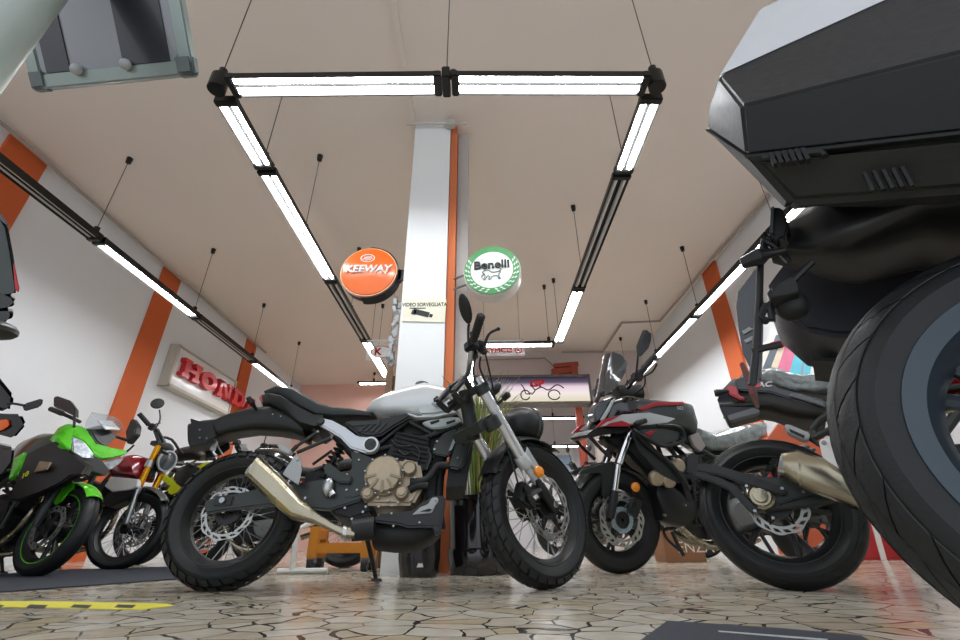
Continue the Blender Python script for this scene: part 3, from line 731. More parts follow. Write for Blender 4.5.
# dash, headlight
m = MB().ball(S_.P(492, 390, .0), (.03, .07, .05), 16, RY(.5)); SB(m, 'instrument', BLK)
hc = S_.P(515, 424, .02)
m = MB().lathe([(.03, -.1), (.07, -.075), (.092, -.03), (.1, .02), (.1, .05), (.092, .058), (.06, .066), (.0, .068)], hc+V((.05, 0, 0)), (1, 0, -.05), 32); hl = SB(m, 'headlight', BLK)
MB().lathe([(.1, .035), (.106, .04), (.106, .06), (.098, .062)], hc+V((.05, 0, 0)), (1, 0, -.05), 32, closed=True).build('headlight_ring', FRM, hl)
MB().lathe([(.088, .064), (.05, .074), (0, .078)], hc+V((.05, 0, 0)), (1, 0, -.05), 28).build('headlight_lens', CLEARM, hl)
m = MB().ball(S_.P(532, 446, .03), (.05, .045, .045), 16); SB(m, 'horn', BLK)
for s in (-1, 1):
    q0, q1 = S_.P(499, 403, -.1), S_.P(508.5, 394, -.17)
    if s > 0: q0.y *= -1; q1.y *= -1
    m = MB().tube([q0, q0.lerp(q1, .4), q0.lerp(q1, .5), q1, q1+(q1-q0)*.1], [.007, .007, .016, .017, .006], 12); SB(m, 'turn_signal', BLK)
# front mudguard over the wheel
m = MB(); g = []
for i in range(15):
    t = rad(58+i*7); row = []
    for j in range(9):
        b = -1.15+2.3*j/8; r = .352-(1-math.cos(b))*.05
        row.append(V((.01+math.cos(t)*r, math.sin(b)*.072, .33+math.sin(t)*r)))
    g.append(row)
m.patch(g, .005); fd = SB(m, 'front_fender', BLK)
m = MB()
for s in (-1, 1): m.tube([V((-.1, s*.06, .65)), V((-.12, s*.085, .58)), V((-.1, s*.1, .5))], [(.02, .005)]*3, 8)
m.build('fender_stay', BLK, fd)
q = S_.P(538, 472, -.13); m = MB().lathe([(.027, .0), (.028, .012), (.02, .02), (0, .022)], q, (0, -1, .1), 24); rf = SB(m, 'reflector', AMB)
MB().tube([q+V((0, .01, 0)), q+V((0, .03, .0))], .012, 8).build('reflector_mount', BLK, rf)
# caliper
q = S_.P(522, 495, -.115); m = MB().box(q, (.07, .05, .1), RY(.5)).box(q+V((.04, 0, -.03)), (.05, .04, .05), RY(.5)); m.cyl(q+V((-.0, -.02, .02)), q+V((0, -.035, .02)), .02, n=14).cyl(q+V((.01, -.02, -.02)), q+V((.01, -.035, -.02)), .02, n=14)
cp = SB(m, 'brake_caliper', BLK, bev=.008)
m = MB().tube([q+V((.03, .0, 0)), fa+ax*.1], [(.02, .008), (.025, .008)], 8); m.build('caliper_bracket', BLK, cp)
MB().cyl(V((.013, -.13, .331)), V((.013, .13, .331)), .011, n=12).build('front_axle', STEEL, fb, mtx=smx)
fz = MB().cyl(fa+V((0, -.02, 0)), fa+V((0, -.03, 0)), .018, .014, 12); SB(fz, 'axle_nut', BOLT)
# ------------------------------------------------------------ the other motorcycles: shared mechanical parts
def secs(mb, L, e=.65, n=18):
    """L: (x, z top, z bottom, half width[, y]) cross sections in the vehicle's own metres"""
    rs = []
    for q in L:
        y0 = q[4] if len(q) > 4 else 0; f = lambda w: math.copysign(abs(w)**e, w)
        rs.append([V((q[0], y0+q[3]*f(math.cos(2*PI*k/n)), (q[1]+q[2])/2+(q[1]-q[2])/2*f(math.sin(2*PI*k/n)))) for k in range(n)])
    return mb.rings(rs)
def base_bike(fr, label, x0=0., wb=1.42, R=.31, Wf=.115, Wr=.15, rr=.215, kind='cast5', tread='road', skip=(), steer=0., tank=None, seat=None, upper=None, lower=None, rake=(-.31, .62),
              group=None, rimm=None, fend=None, zs=1., bars=.36, tilt=0., exh=None, disc_f=(-.07, .07), disc_r=(-.08,), plate=False, front_off=0., name='motorcycle', rear_R=None, rear_rr=None, rear_kind=None, light=None):
    o = empty(name, mtx=fr.m, label=label, cat='motorcycle', group=group)
    tank = tank or BLKG; seat = seat or SEATM; upper = upper or ALU; lower = lower or BLK; exh = exh or STEEL; fend = fend or BLK
    xf = x0+wb; fm = mtr(xf, 0, 0, rad(steer))
    has = lambda k: k not in skip
    RR = rear_R or R; rrr = rear_rr or rr
    if has('rear_wheel'): wheel(o, 'rear_wheel', mtr(x0, 0, RR), RR, Wr, rrr, tread, rear_kind or kind, disc_r, (.085, .12), 1, rimm)
    if has('front_wheel'): wheel(o, 'front_wheel', fm @ mtr(0, 0, R), R, Wf, rr, tread, kind, disc_f, (.105, .15), 1, rimm)
    if has('swingarm'):
        m = MB()
        for s in (-1, 1): m.tube([(x0-.05, s*.11, R), (x0+.15, s*.11, R+.02), (x0+.5, s*.1, .43)], [(.03, .014), (.035, .016), (.045, .02)], 8, flat=(0, 0, 1))
        m.cyl((x0+.44, -.12, .42), (x0+.44, .12, .42), .04); m.cyl((x0, -.14, R), (x0, .14, R), .013, n=10); m.build('swingarm', FRM, o)
    if has('engine'):
        e = MB().prism([(x0+.5, -.15, .5), (x0+.52, -.15, .26), (x0+.95, -.15, .2), (x0+1.02, -.15, .36), (x0+.95, -.15, .5)], (0, .3, 0)).build('crankcase', BLKM, o, bev=.02)
        for s in (-1, 1): MB().lathe([(.1, 0), (.1, .03), (.08, .05), (0, .052)], (x0+.68, s*.15, .36), (0, s, 0), 24).build('side_cover', GREY, e); 
        m = MB().box((x0+.9, 0, .56), (.2, .22, .28), RY(.35))
        for k in range(6): m.box((x0+.86+.02*k, 0, .48+.045*k), (.27, .29, .012), RY(.35))
        m.build('cylinder_block', BLKM, o)
        m = MB()
        for s in (-1, 1): m.tube([(x0+1.0, s*.06, .6), (x0+1.12, s*.07, .5), (x0+1.1, s*.08, .3), (x0+.9, s*.08, .16), (x0+.55, -.1, .16)], .022, 10, 4)
        m.build('header_pipe', exh, o)
    if has('frame'):
        m = MB()
        for s in (-1, 1):
            m.tube([(xf+rake[0]-.08, s*.05, .92*zs), (x0+.8, s*.14, .72), (x0+.5, s*.13, .42)], .02, 8); m.tube([(x0+.8, s*.14, .72), (x0+.3, s*.12, .74), (x0-.12, s*.08, .8)], .014, 8)
            m.tube([(x0+.52, s*.12, .5), (x0+.2, s*.1, .74)], .012, 8); m.tube([(xf+rake[0]-.08, s*.05, .85*zs), (x0+.98, s*.13, .55), (x0+1.0, s*.13, .3), (x0+.55, s*.12, .24)], .016, 8)
        m.build('frame', FRM, o)
    if has('radiator'): MB().box((x0+1.06, 0, .58), (.05, .3, .3), RY(.15)).build('radiator', BLKM, o, bev=.004)
    if has('tank'): secs(MB(), [(x0+.5, .86*zs, .76, .06), (x0+.6, .95*zs, .74, .13), (x0+.75, 1.02*zs, .72, .16), (x0+.9, 1.03*zs, .72, .165), (x0+1.02, .99*zs, .76, .14), (x0+1.08, .93*zs, .82, .08)]).build('fuel_tank', tank, o, ang=60)
    if has('seat'): secs(MB(), [(x0-.12, .9, .83, .06), (x0+.02, .91, .8, .11), (x0+.2, .87, .77, .13), (x0+.35, .83, .75, .13), (x0+.52, .85, .76, .09)]).build('seat', seat, o, ang=60)
    if has('tail'): secs(MB(), [(x0-.16, .86, .82, .04), (x0+.0, .82, .74, .09), (x0+.25, .78, .66, .13), (x0+.42, .76, .66, .12)]).build('tail_panel', BLK, o, ang=60)
    if has('muffler'):
        m = MB().tube([(x0+.5, -.17, .22), (x0+.3, -.2, .28), (x0+.22, -.21, .32), (x0-.1, -.23, .48), (x0-.14, -.23, .5)], [.025, .03, .055, .055, .045], 16); mu = m.build('muffler', exh, o)
        MB().cyl((x0-.14, -.23, .5), (x0-.15, -.23, .505), .036).build('muffler_tip', BLKM, mu)
    if has('rear_fender'):
        m = MB(); g = []
        for i in range(9):
            t = rad(75+i*11); row = []
            for j in range(7):
                b = -1+2*j/6; r = RR+.035-(1-math.cos(b))*.05; row.append(V((x0+math.cos(t)*r, b*(Wr/2+.01), RR+math.sin(t)*r)))
            g.append(row)
        m.patch(g, .005); m.build('rear_fender', BLK, o)
    if has('side_stand'): 
        ft = fr.m.inverted() @ (fr.m @ V((x0+.55, .3, .1))); g = fr.m @ V((x0+.55, .3, 0)); g.z = .008; g = fr.m.inverted() @ g
        MB().tube([(x0+.55, .12, .3), g], [.014, .011], 8).box(g, (.05, .05, .012)).build('side_stand', BLK, o)
    # steered front end
    fk = MB
    def fp(mb, nm, mm, parent=None, **k):
        return mb.build(nm, mm, parent, **k) if parent else mb.build(nm, mm, o, mtx=fm, **k)
    A = V((-.0, 0, R)); T = V((rake[0], 0, R+rake[1])); d = (T-A).normalized()
    if has('fork'):
        for s in (-1, 1):
            q = V((0, s*.1, 0))
            fp(MB().tube([A+q+d*.3, T+q+d*.03], .026, 14), 'fork_tube', upper); fp(MB().tube([A+q-d*.02, A+q+d*.08, A+q+d*.3, A+q+d*.33], [.024, .028, .021, .03], 14), 'fork_slider', lower)
            fp(MB().box(A+q*.8+V((-.07, 0, .07)), (.05, .05, .09), RY(.3)), 'brake_caliper', BLK, bev=.006)
        for k in (.0, .2): fp(MB().box(T-d*k, (.09, .25, .035), RY(-.45)), 'triple_clamp', BLK, bev=.008)
        fp(MB().cyl((0, -.12, R), (0, .12, R), .012, n=12), 'front_axle', STEEL)
    if has('bars'):
        z = T.z+.08; x = T.x-.02
        hb = fp(MB().tube([(x-.1, -bars, z+.06), (x-.03, -bars*.6, z+.06), (x+.02, -.12, z), (x+.02, .12, z), (x-.03, bars*.6, z+.06), (x-.1, bars, z+.06)], .012, 10, 4), 'handlebar', BLK)
        for s in (-1, 1):
            MB().tube([(x-.055, s*bars*.74, z+.06), (x-.105, s*(bars+.01), z+.06)], .019, 12).build('grip', BLKM, hb)
            MB().box((x-.02, s*bars*.62, z+.06), (.05, .07, .05)).build('switch_cluster', BLK, hb, bev=.01)
            MB().tube([(x-.01, s*bars*.6, z+.05), (x+.03, s*bars*.72, z+.045), (x-.02, s*bars*1.0, z+.045)], .006, 6, 3).build('brake_lever', BLK, hb)
            if has('mirrors'):
                ms = MB().tube([(x-.02, s*bars*.6, z+.07), (x-.01, s*bars*.75, z+.2), (x-.02, s*bars*.85, z+.24)], .006, 6, 3).build('mirror_stem', BLK, hb)
                MB().ball((x-.02, s*bars*.92, z+.27), (.014, .065, .055), 18).build('mirror', BLK, ms)
        fp(MB().box((T.x+.05, 0, T.z+.1), (.05, .14, .1), RY(.6)), 'instrument', BLK, bev=.012)
    if has('headlight'):
        c = V((T.x+.17, 0, T.z-.12))
        h = fp(MB().lathe([(.03, -.09), (.075, -.06), (.09, 0), (.09, .03), (.08, .04), (0, .04)], c, (1, 0, -.05), 28), 'headlight', light or BLKG)
        MB().lathe([(.078, .04), (.05, .055), (0, .06)], c, (1, 0, -.05), 24).build('headlight_lens', CLEARM, h)
    if has('front_fender'):
        m = MB(); g = []
        for i in range(15):
            t = rad(45+i*7.5); row = []
            for j in range(7):
                b = -1.1+2.2*j/6; r = R+.028-(1-math.cos(b))*.05; row.append(V((math.cos(t)*r, math.sin(b)*(Wf/2+.014), R+math.sin(t)*r)))
            g.append(row)
        m.patch(g, .005); fp(m, 'front_fender', fend)
    return o, fm
def part(mb, name, m, root, **k): return mb.build(name, m, root, **k)
# ------------------------------------------------------------ adventure tourer facing left, centre right
Cf = Fr((.88, 3.25), 192, 7)
cb, cfm = base_bike(Cf, 'black, silver and red adventure tourer with tall smoked screen, facing left', x0=-1.5, wb=1.5, R=.318, Wf=.115, rr=.215, kind='cast5', steer=3,
                    skip=('tank', 'seat', 'fork', 'bars', 'headlight', 'front_fender', 'tail', 'muffler'), disc_f=())
fwc = [c for c in cb.children if c.name.startswith('front_wheel')][0]
for y in (.072, -.072):
    disc_mesh(.115, .165, y, 1, 20).build('brake_disc', DISC, fwc, smooth=False)
    carrier_mesh(.12, y).build('disc_carrier', BLK, fwc)
    MB().lathe([(.052, y-.008), (.078, y-.008), (.078, y+.008), (.052, y+.008)], (0, 0, 0), (0, 1, 0), 32, closed=True).build('sensor_ring', mat('blue grey sensor ring', '#9fb6c4', .25, .7), fwc)
P = Cf.P
# fork
for s in (1, -1):
    a, b, c = P(627, 446, .1), P(618.5, 464, .1), P(611.4, 513.5, .1)
    f = lambda p: V((p.x, s*p.y, p.z))
    d = (a-c).normalized()
    MB().tube([f(b), f(a+d*.2)], .029, 16).build('fork_tube', CHR, cb)
    w_ = MB().tube([f(b-d*.005), f(b.lerp(c, .6))], .021, 14); w_.build('fork_stanchion', CHR, cb)
    MB().tube([f(b.lerp(c, .55)), f(b.lerp(c, .7)), f(c), f(c-d*.03)], [.024, .028, .026, .02], 14).build('fork_lug', BLK, cb)
    q = P(634.4, 507, .1); MB().box(f(q), (.06, .06, .11), RY(-.5)).cyl(f(q+V((0, .02, .025))), f(q+V((0, .04, .025))), .02, n=12).build('brake_caliper', BLK, cb, bev=.01)
    m = MB().prism([f(p) for p in Cf.L([(578, 475), (582, 469.7), (598, 465), (612.5, 461), (615.5, 463), (611.4, 497), (606, 498), (602.7, 492.7), (601.6, 473), (590, 473)], .075)], (0, -s*.02, 0)); m.build('fender_side', FRM, cb, bev=.005)
m = MB(); g = []
for i in range(17):
    t = rad(35+i*7.4); row = []
    for j in range(7):
        b = -1.1+2.2*j/6; r = .352-(1-math.cos(b))*.05; row.append(V((.0+math.cos(t)*r, math.sin(b)*.078, .318+math.sin(t)*r)))
    g.append(row)
m.patch(g, .005); m.build('front_fender', BLK, cb)
MB().lathe([(.028, 0), (.03, .012), (.02, .02), (0, .022)], P(635, 486.8, .13), (0, 1, -.1), 20).build('reflector', AMB, cb)
MB().tube([P(635, 487, .12), P(634, 494, .1)], .012, 8).build('reflector_mount', BLK, cb)
# screen
g = []
for row in ([(597.5, 399), (616, 388)], [(599, 388), (621, 380)], [(600.5, 375), (626, 371)], [(603, 362), (627.5, 363)], [(606.5, 353), (621, 354.5)]):
    a, b = P(*row[0], 0), P(*row[1], .15)
    line = [V((b.x, -b.y, b.z)), V((b.x+(a.x-b.x)*.7, -.085, b.z+(a.z-b.z)*.7)), a, V((b.x+(a.x-b.x)*.7, .085, b.z+(a.z-b.z)*.7)), b]
    g.append(line)
m = MB().patch(g, .004); sc = m.build('wind_screen', GLASSM, cb, ang=80)
m = MB(); m.tube(Cf.L([(603, 396), (609, 385), (618, 373), (620, 369)], .06), [.012, .014, .012, .014], 8); m.tube(Cf.L([(596, 402), (600, 394), (606, 391)], .05), .014, 8); m.build('screen_bracket', BLK, cb)
# cockpit, headlight and beak
m = MB(); Cf.loft(m, [(594, 412, 589, 437, .05, 0, .6), (599, 402, 603, 434, .12, 0, .6), (610, 397, 618, 430, .17, 0, .6), (624, 395.5, 632, 428, .18, 0, .6), (634, 397, 642, 426, .16, 0, .6)], e=.6); m.build('nose_fairing', BLKG, cb, ang=60)
m = MB(); Cf.plate(m, [(594, 411), (598, 403), (604, 402), (612, 398), (606, 409), (600, 419), (595, 423)], .13, .02); hl = m.build('headlight', CLEARM, cb, bev=.01)
m = MB(); Cf.plate(m, [(601, 420), (606, 412), (613, 400), (616, 398), (610, 411), (604, 421)], .15, .12); m.build('light_trim', LGREY, hl, bev=.004)
m = MB(); Cf.plate(m, [(587, 436), (590, 432.5), (596, 428), (612, 428), (628, 427), (634, 430), (612, 433), (590, 438)], .16, -.16); m.build('beak', BLK, cb, bev=.012)
for s in (1, -1):
    m = MB(); L = Cf.L([(590, 437), (600, 448), (611, 458)], .12); m.tube([V((p.x, s*p.y, p.z)) for p in L], .013, 8)
    L = Cf.L([(633, 430), (650, 440), (663, 446), (683, 441), (682, 430), (674, 426), (657, 425.5)], .24); m.tube([V((p.x, s*p.y, p.z)) for p in L], .013, 8, 3)
    L = Cf.L([(633, 430), (650, 447), (672, 465), (690, 490)], .22); m.tube([V((p.x, s*p.y, p.z)) for p in L], .013, 8, 3); m.build('crash_bar', BLK, cb)
# tank and side panels
tk = MB(); Cf.loft(tk, [(624, 398, 632, 430, .16, 0, .9), (636, 397, 640, 440, .19, 0, .9), (648, 399, 650, 436, .2, 0, .9), (665, 401, 663, 430, .2, 0, .9), (680, 402, 678, 429, .19, 0, .9), (687, 404, 688, 432, .17, 0, .9), (692, 418, 694, 440, .14, 0, .9)], e=.55)
tk = tk.build('fuel_tank', mat('gunmetal black paint', '#3a403f', .3, .4, .06, coat=.4), cb, ang=60)
def sidep(pix, y0, y1, nm, mm, par, bev=.004):
    for s in (1, -1): MB().prism([V((p.x, s*y0, p.z)) for p in Cf.L(pix, y0)], (0, s*(y1-y0), 0)).build(nm, mm, par, bev=bev)
SILV = mat('silver side panel paint', '#c3cac9', .3, .3, .05, coat=.3); REDP = mat('red stripe paint', '#a8232c', .3, 0, .08, coat=.3); DGRY = mat('dark grey panel', '#454b4a', .35, .2)
sidep([(603, 425), (612, 417), (622, 414.5), (650, 412.5), (676, 418.5), (668, 422.5), (642, 425.5), (633, 424), (622, 426)], .205, .17, 'side_panel', SILV, cb)
sidep([(597, 427.5), (605, 419), (622, 414.5), (612, 420), (607, 424), (622, 420.5), (634, 425.3), (624, 426.5), (609, 426)], .215, .18, 'red_stripe', REDP, cb, .002)
sidep([(600, 426.5), (608, 421.5), (614, 420.5), (606, 425.6)], .22, .2, 'stripe_edge', SILV, cb, .002)
sidep([(638.8, 408.5), (655.7, 401.8), (683, 401.6), (686, 404.2), (657.5, 405.9), (642.5, 410.6)], .205, .17, 'red_stripe', REDP, tk, .002)
sidep([(644.4, 434), (652, 430.5), (656, 431), (650, 436.5)], .225, .2, 'red_stripe', REDP, tk, .002)
sidep([(640, 430), (662, 428), (680, 432), (678, 440), (660, 446), (648, 440)], .215, .17, 'lower_panel', DGRY, cb)
sidep([(690, 436), (699, 432.5), (706, 446), (701, 452), (694, 446)], .17, .14, 'seat_side_panel', mat('pinkish silver plastic', '#9a9491', .4), cb)
m = MB(); a, b = P(635, 424, .225), P(646, 420.5, .225); m.tube([a, a.lerp(b, .2), b], [.012, .02, .016], 10); m.build('turn_signal', BLK, cb)
q = P(680, 408, .215); text('lettering', '502', .035, basis((-1, 0, 0), (0, 0, 1), (0, 1, 0), q), LGREY, tk, .001)
sidep([(633, 430), (645, 447), (664, 462), (690, 476), (680, 484), (660, 474), (640, 452)], .2, .17, 'lower_fairing', FRM, cb)
m = MB(); Cf.loft(m, [(652, 470, 656, 500, .12, 0, .9), (664, 480, 664, 522, .15, 0, .9), (682, 490, 682, 529, .15, 0, .9), (702, 500, 702, 524, .13, 0, .9)], e=.55); m.build('engine_guard', BLK, cb)
m = MB()
for x, y in ((655, 478), (667, 480), (676, 466)): m.lathe([(.05, 0), (.05, .03), (.035, .045), (0, .045)], P(x, y, .15), (0, 1, 0), 20)
m.build('engine_cover', BRZ, cb)
bolts(cb, Cf.L([(680, 448), (686, 456), (676, 470), (690, 468), (684, 505), (664, 515), (696, 462), (672, 458)], .19), .012, .02, (0, 1, 0))
m = MB(); m.tube([P(672, 532, .1), P(678, 545, .12), P(684, 556, .15)], .012, 8); m.tube([P(676, 528, .06), P(664, 530, .06), P(668, 540, .1), P(682, 552, .14)], .01, 8, 3); m.build('foot_lever', BLK, cb)
m = MB(); Cf.plate(m, [(604, 437), (640, 431), (655, 446), (668, 470), (656, 480), (636, 462), (628, 452), (612, 446)], .06, -.1); m.build('inner_fairing', BLKM, cb, bev=.02)
# bars, hand guard, mirrors
for s in (1, -1):
    f = lambda p: V((p.x, s*p.y, p.z))
    m = MB().tube([f(P(628, 388, .1)), f(P(634, 380, .28)), f(P(655, 357, .4))], .013, 10); hb = m.build('handlebar', BLK, cb)
    a, b = P(640, 373, .32), P(656, 355, .42); MB().tube([f(a), f(a.lerp(b, .3)), f(a.lerp(b, .35)), f(b)], [.022, .022, .019, .02], 12).build('grip', BLKM, hb)
    MB().box(f(P(637, 377, .3)), (.06, .08, .06)).build('switch_cluster', BLK, hb, bev=.012)
    if s < 0: continue
    m = MB().tube([f(p) for p in Cf.L([(635.6, 379, .3), (637, 366, .32), (638, 356, .34)])], .007, 8, 3); st = m.build('mirror_stem', BLK, hb)
    m = MB().prism([f(p) for p in Cf.L([(636.5, 357), (635.5, 346), (641.5, 331), (643, 329.5), (648.5, 334), (648, 341), (645.5, 348.5), (639, 356)], .36)], (-.02, s*.012, 0)); m.build('mirror', BLK, st, bev=.005)
    m = MB().tube([f(p) for p in Cf.L([(645, 376, .3), (644, 386, .25), (634, 394, .15)])], .006, 6, 4); m.build('cable', CABLE, hb)
    m = MB().tube([f(p) for p in Cf.L([(641, 378, .3), (652, 372, .36), (657, 364, .42)])], .006, 6, 3); m.build('brake_lever', BLK, hb)
MB().cyl(P(616, 393, 0), P(640, 393, 0), .06).build('dash', BLK, cb)
# seat with its crumpled plastic cover
PLAS = mat('crumpled clear plastic wrap', '#7a8280', .12, 0, .85, 22, 1., bscale=16, coat=1.)
m = MB(); Cf.loft(m, [(697, 428, 698, 445, .12, 0, .9), (712, 434, 712, 452, .14, 0, .9), (730, 428, 731, 452, .15, 0, .9), (748, 424, 750, 448, .14, 0, .9), (762, 422, 764, 440, .1, 0, .9)], e=.6); m.build('seat', PLAS, cb, ang=60)
secs(MB(), [(-1.62, .84, .8, .05), (-1.45, .8, .68, .1), (-1.1, .78, .62, .13), (-.8, .76, .6, .14)]).build('tail_panel', BLK, cb)
MB().tube([(-.95, -.17, .22), (-1.15, -.2, .3), (-1.25, -.21, .34), (-1.6, -.23, .5)], [.03, .03, .06, .055], 16).build('muffler', STEEL, cb)
# ------------------------------------------------------------ roadster on the right, tail towards us
Rf = Fr((1.31, 2.13), -30, 8)
rb, rfm = base_bike(Rf, 'black roadster seen from its tail, seat under crumpled plastic, left of the biggest wheel', x0=0, wb=1.42, R=.312, Wr=.165, rr=.215, kind='cast5',
                    skip=('seat', 'tail', 'muffler', 'rear_fender', 'mirrors'), disc_r=(-.09,), tank=mat('red tank paint', '#96202a', .25, 0, .06, coat=.5))
P = Rf.P
sb_, pl_, lf_ = Rf.L, Rf.plate, Rf.loft
# swingarm side plate and the swingarm mounted carrier behind the wheel
m = MB(); pl_(m, [(737.8, 480.5), (757, 476), (785, 478), (817.6, 487), (822, 493), (795, 499), (769.7, 507), (758, 514), (753, 509)], -.15, -.12); sp = m.build('swingarm_plate', FRM, rb, bev=.006)
m = MB(); pl_(m, [(696, 464.5), (703, 462.5), (724.5, 467), (752, 475.5), (777.7, 485), (786.5, 488), (787.5, 492.5), (783, 495), (766, 490.5), (740, 482.5), (718, 475), (697, 471.5)], -.18, -.15)
pl_(m, [(695, 471), (703, 472), (718, 477), (736, 485), (745, 496), (757.5, 509), (755, 514), (750, 512), (738, 499), (729, 490), (712, 482), (696, 477)], -.18, -.15); ca = m.build('plate_carrier_arm', BLK, rb, bev=.006)
bolts(ca, sb_([(782, 488.5), (755, 511), (746.5, 486)], -.183), .011)
m = MB(); pl_(m, [(688, 452), (700, 455), (704, 478), (697, 482), (686, 470)], -.16, .16); m.build('plate_carrier', BLKM, rb, bev=.01)
q = P(760.4, 496.4, -.155); MB().lathe([(.055, .0), (.055, -.012), (.045, -.02), (.04, -.012), (.03, -.012), (.028, -.03), (.012, -.032), (0, -.032)], q, (0, 1, 0), 24).build('axle_nut', STEEL, rb)
bolts(sp, sb_([(773, 518), (803, 492)], -.15), .01)
m = MB(); 
for k in range(8): m.box(P(766, 472, -.03)+V((math.cos(k*.5-1.2)*.05, 0, math.sin(k*.5+.3)*.045)), (.02, .05, .02), RY(k))
m.build('hub_damper', BLKM, rb)
# muffler
rs = []
for (x0, y0, x1, y1, hw) in ((782, 454, 784.3, 476, .05), (797, 451, 799, 487.5, .062), (823, 459, 826, 497, .064), (842, 472, 846, 505, .058), (858, 488, 865, 513, .045), (885, 512, 888, 530, .03)):
    a, b = P(x0, y0, -.25), P(x1, y1, -.25); mid = (a+b)/2; h = (a-b)/2
    f = lambda w, e=.75: math.copysign(abs(w)**e, w)
    rs.append([mid+V((h.x, 0, h.z))*f(math.sin(2*PI*k/16))+V((0, hw*f(math.cos(2*PI*k/16)), 0)) for k in range(16)])
mu = MB().rings(rs).build('muffler', STEEL, rb, ang=24)
A = [rs[1][k].lerp(rs[2][k], .02) for k in range(16)]; B = [rs[1][k].lerp(rs[2][k], .1) for k in range(16)]
ca_, cb_ = sum(A, V((0, 0, 0)))/16, sum(B, V((0, 0, 0)))/16
MB().rings([[ca_+(p-ca_)*1.02 for p in A], [cb_+(p-cb_)*1.02 for p in B]]).build('weld_band', STEEL, mu, ang=24)
c = sum(rs[0], V((0, 0, 0)))/16; MB().lathe([(.042, 0), (.045, .012), (.032, .014), (.03, -.03), (.042, -.02)], c, (rs[0][0]+rs[0][8])/2-(rs[1][0]+rs[1][8])/2, 20, closed=True).build('end_cap', ALU, mu)
m = MB(); pl_(m, [(819, 441.5), (822, 438.5), (828, 438.5), (835, 446), (843, 462), (846, 478), (838, 473), (826, 463), (822, 455)], -.24, -.23); br = m.build('muffler_bracket', WHITE, rb, bev=.003)
bolts(br, sb_([(824, 442.5)], -.243), .014)
# hangers and peg
m = MB(); m.tube(sb_([(832, 412), (820, 420), (811, 430)], -.19), .014, 8); m.tube(sb_([(836, 427), (822, 434), (812, 439)], -.19), .014, 8); m.tube(sb_([(812, 428), (812, 440), (822, 446)], -.19), .012, 8); m.build('peg_hanger', FRM, rb)
m = MB(); pl_(m, [(784, 424.5), (789, 424), (810, 433), (809, 439), (803, 439.5), (788, 432)], -.25, -.2); fp_ = m.build('foot_peg', LGREY, rb, bev=.004)
m = MB(); pl_(m, [(789, 428.5), (805, 435.5), (804, 438), (790, 431.5)], -.255, -.25); m.build('peg_rubber', BLKM, fp_)
# tail
tm = MB(); lf_(tm, [(718, 395, 724, 413, .07, 0, -.8), (733, 380, 738, 410, .1, 0, -.8), (752, 379, 758, 409, .11, 0, -.8), (775, 383, 772, 410, .12, 0, -.8), (800, 391, 796, 417, .13, 0, -.8), (830, 397, 826, 421, .13, 0, -.8)], e=.5)
tm.build('tail_underside', mat('dark brown black plastic', '#26241f', .45), rb)
tp = MB(); pl_(tp, [(734, 380), (742, 376), (769, 381), (779, 388), (800, 393), (823, 399), (829, 405), (820, 407), (795, 400), (770, 392), (739, 390)], -.14, -.09); tp = tp.build('tail_panel', BLKG, rb, bev=.006)
m = MB(); pl_(m, [(790, 393), (800, 393.5), (824, 402.5), (826, 407), (806, 400.5), (789, 396)], -.15, -.13); m.build('panel_trim', GREY, tp, bev=.003)
q = P(764.5, 384.7, -.143); text('lettering', 'AC', .036, basis((1, 0, -.1), (.1, 0, 1), (0, -1, 0), q), WHITE, tp, .001, .001, 1.2, .2)
m = MB(); pl_(m, [(755, 385), (761, 382.5), (760, 387), (755, 388)], -.146, -.138); m.build('red_decal', REDL, tp)
m = MB(); pl_(m, [(716.5, 398), (735, 387), (747, 401), (759.5, 408), (742, 413), (727, 417.5), (724, 414)], -.09, .09); pc = m.build('plate_holder', mat('dark blue grey plastic', '#23262e', .4), rb, bev=.006)
m = MB(); pl_(m, [(727, 415.5), (753, 407.5), (760, 410), (758, 413), (730, 420.5)], -.1, -.06); m.build('plate_light', GREY, pc, bev=.003)
m = MB(); pl_(m, [(725, 387), (734, 384.5), (738, 389), (738, 394), (746, 398), (742, 400), (728, 393)], -.135, .135); m.build('tail_light', REDL, rb, bev=.006)
m = MB().tube(sb_([(729, 391), (722, 392), (718, 393), (714.5, 393.5)], -.13), [.008, .014, .02, .016], 12); m.build('turn_signal', BLK, rb)
sm = MB(); lf_(sm, [(738, 377, 740, 382, .05, 0, -.8), (752, 371, 757, 384, .11, 0, -.8), (771, 368.5, 775, 389, .14, 0, -.8), (790, 377.5, 797, 394, .15, 0, -.8), (810, 379, 815, 396, .15, 0, -.8), (832, 379, 836, 394, .14, 0, -.8), (860, 378, 864, 394, .12, 0, -.8)], e=.6, n=28)
sm = sm.build('seat', PLAS, rb, ang=70, sub=1)
tx = bpy.data.textures.new('wrap creases', 'CLOUDS'); tx.noise_scale = .035
md = sm.modifiers.new('creases', 'DISPLACE'); md.texture = tx; md.strength = .045
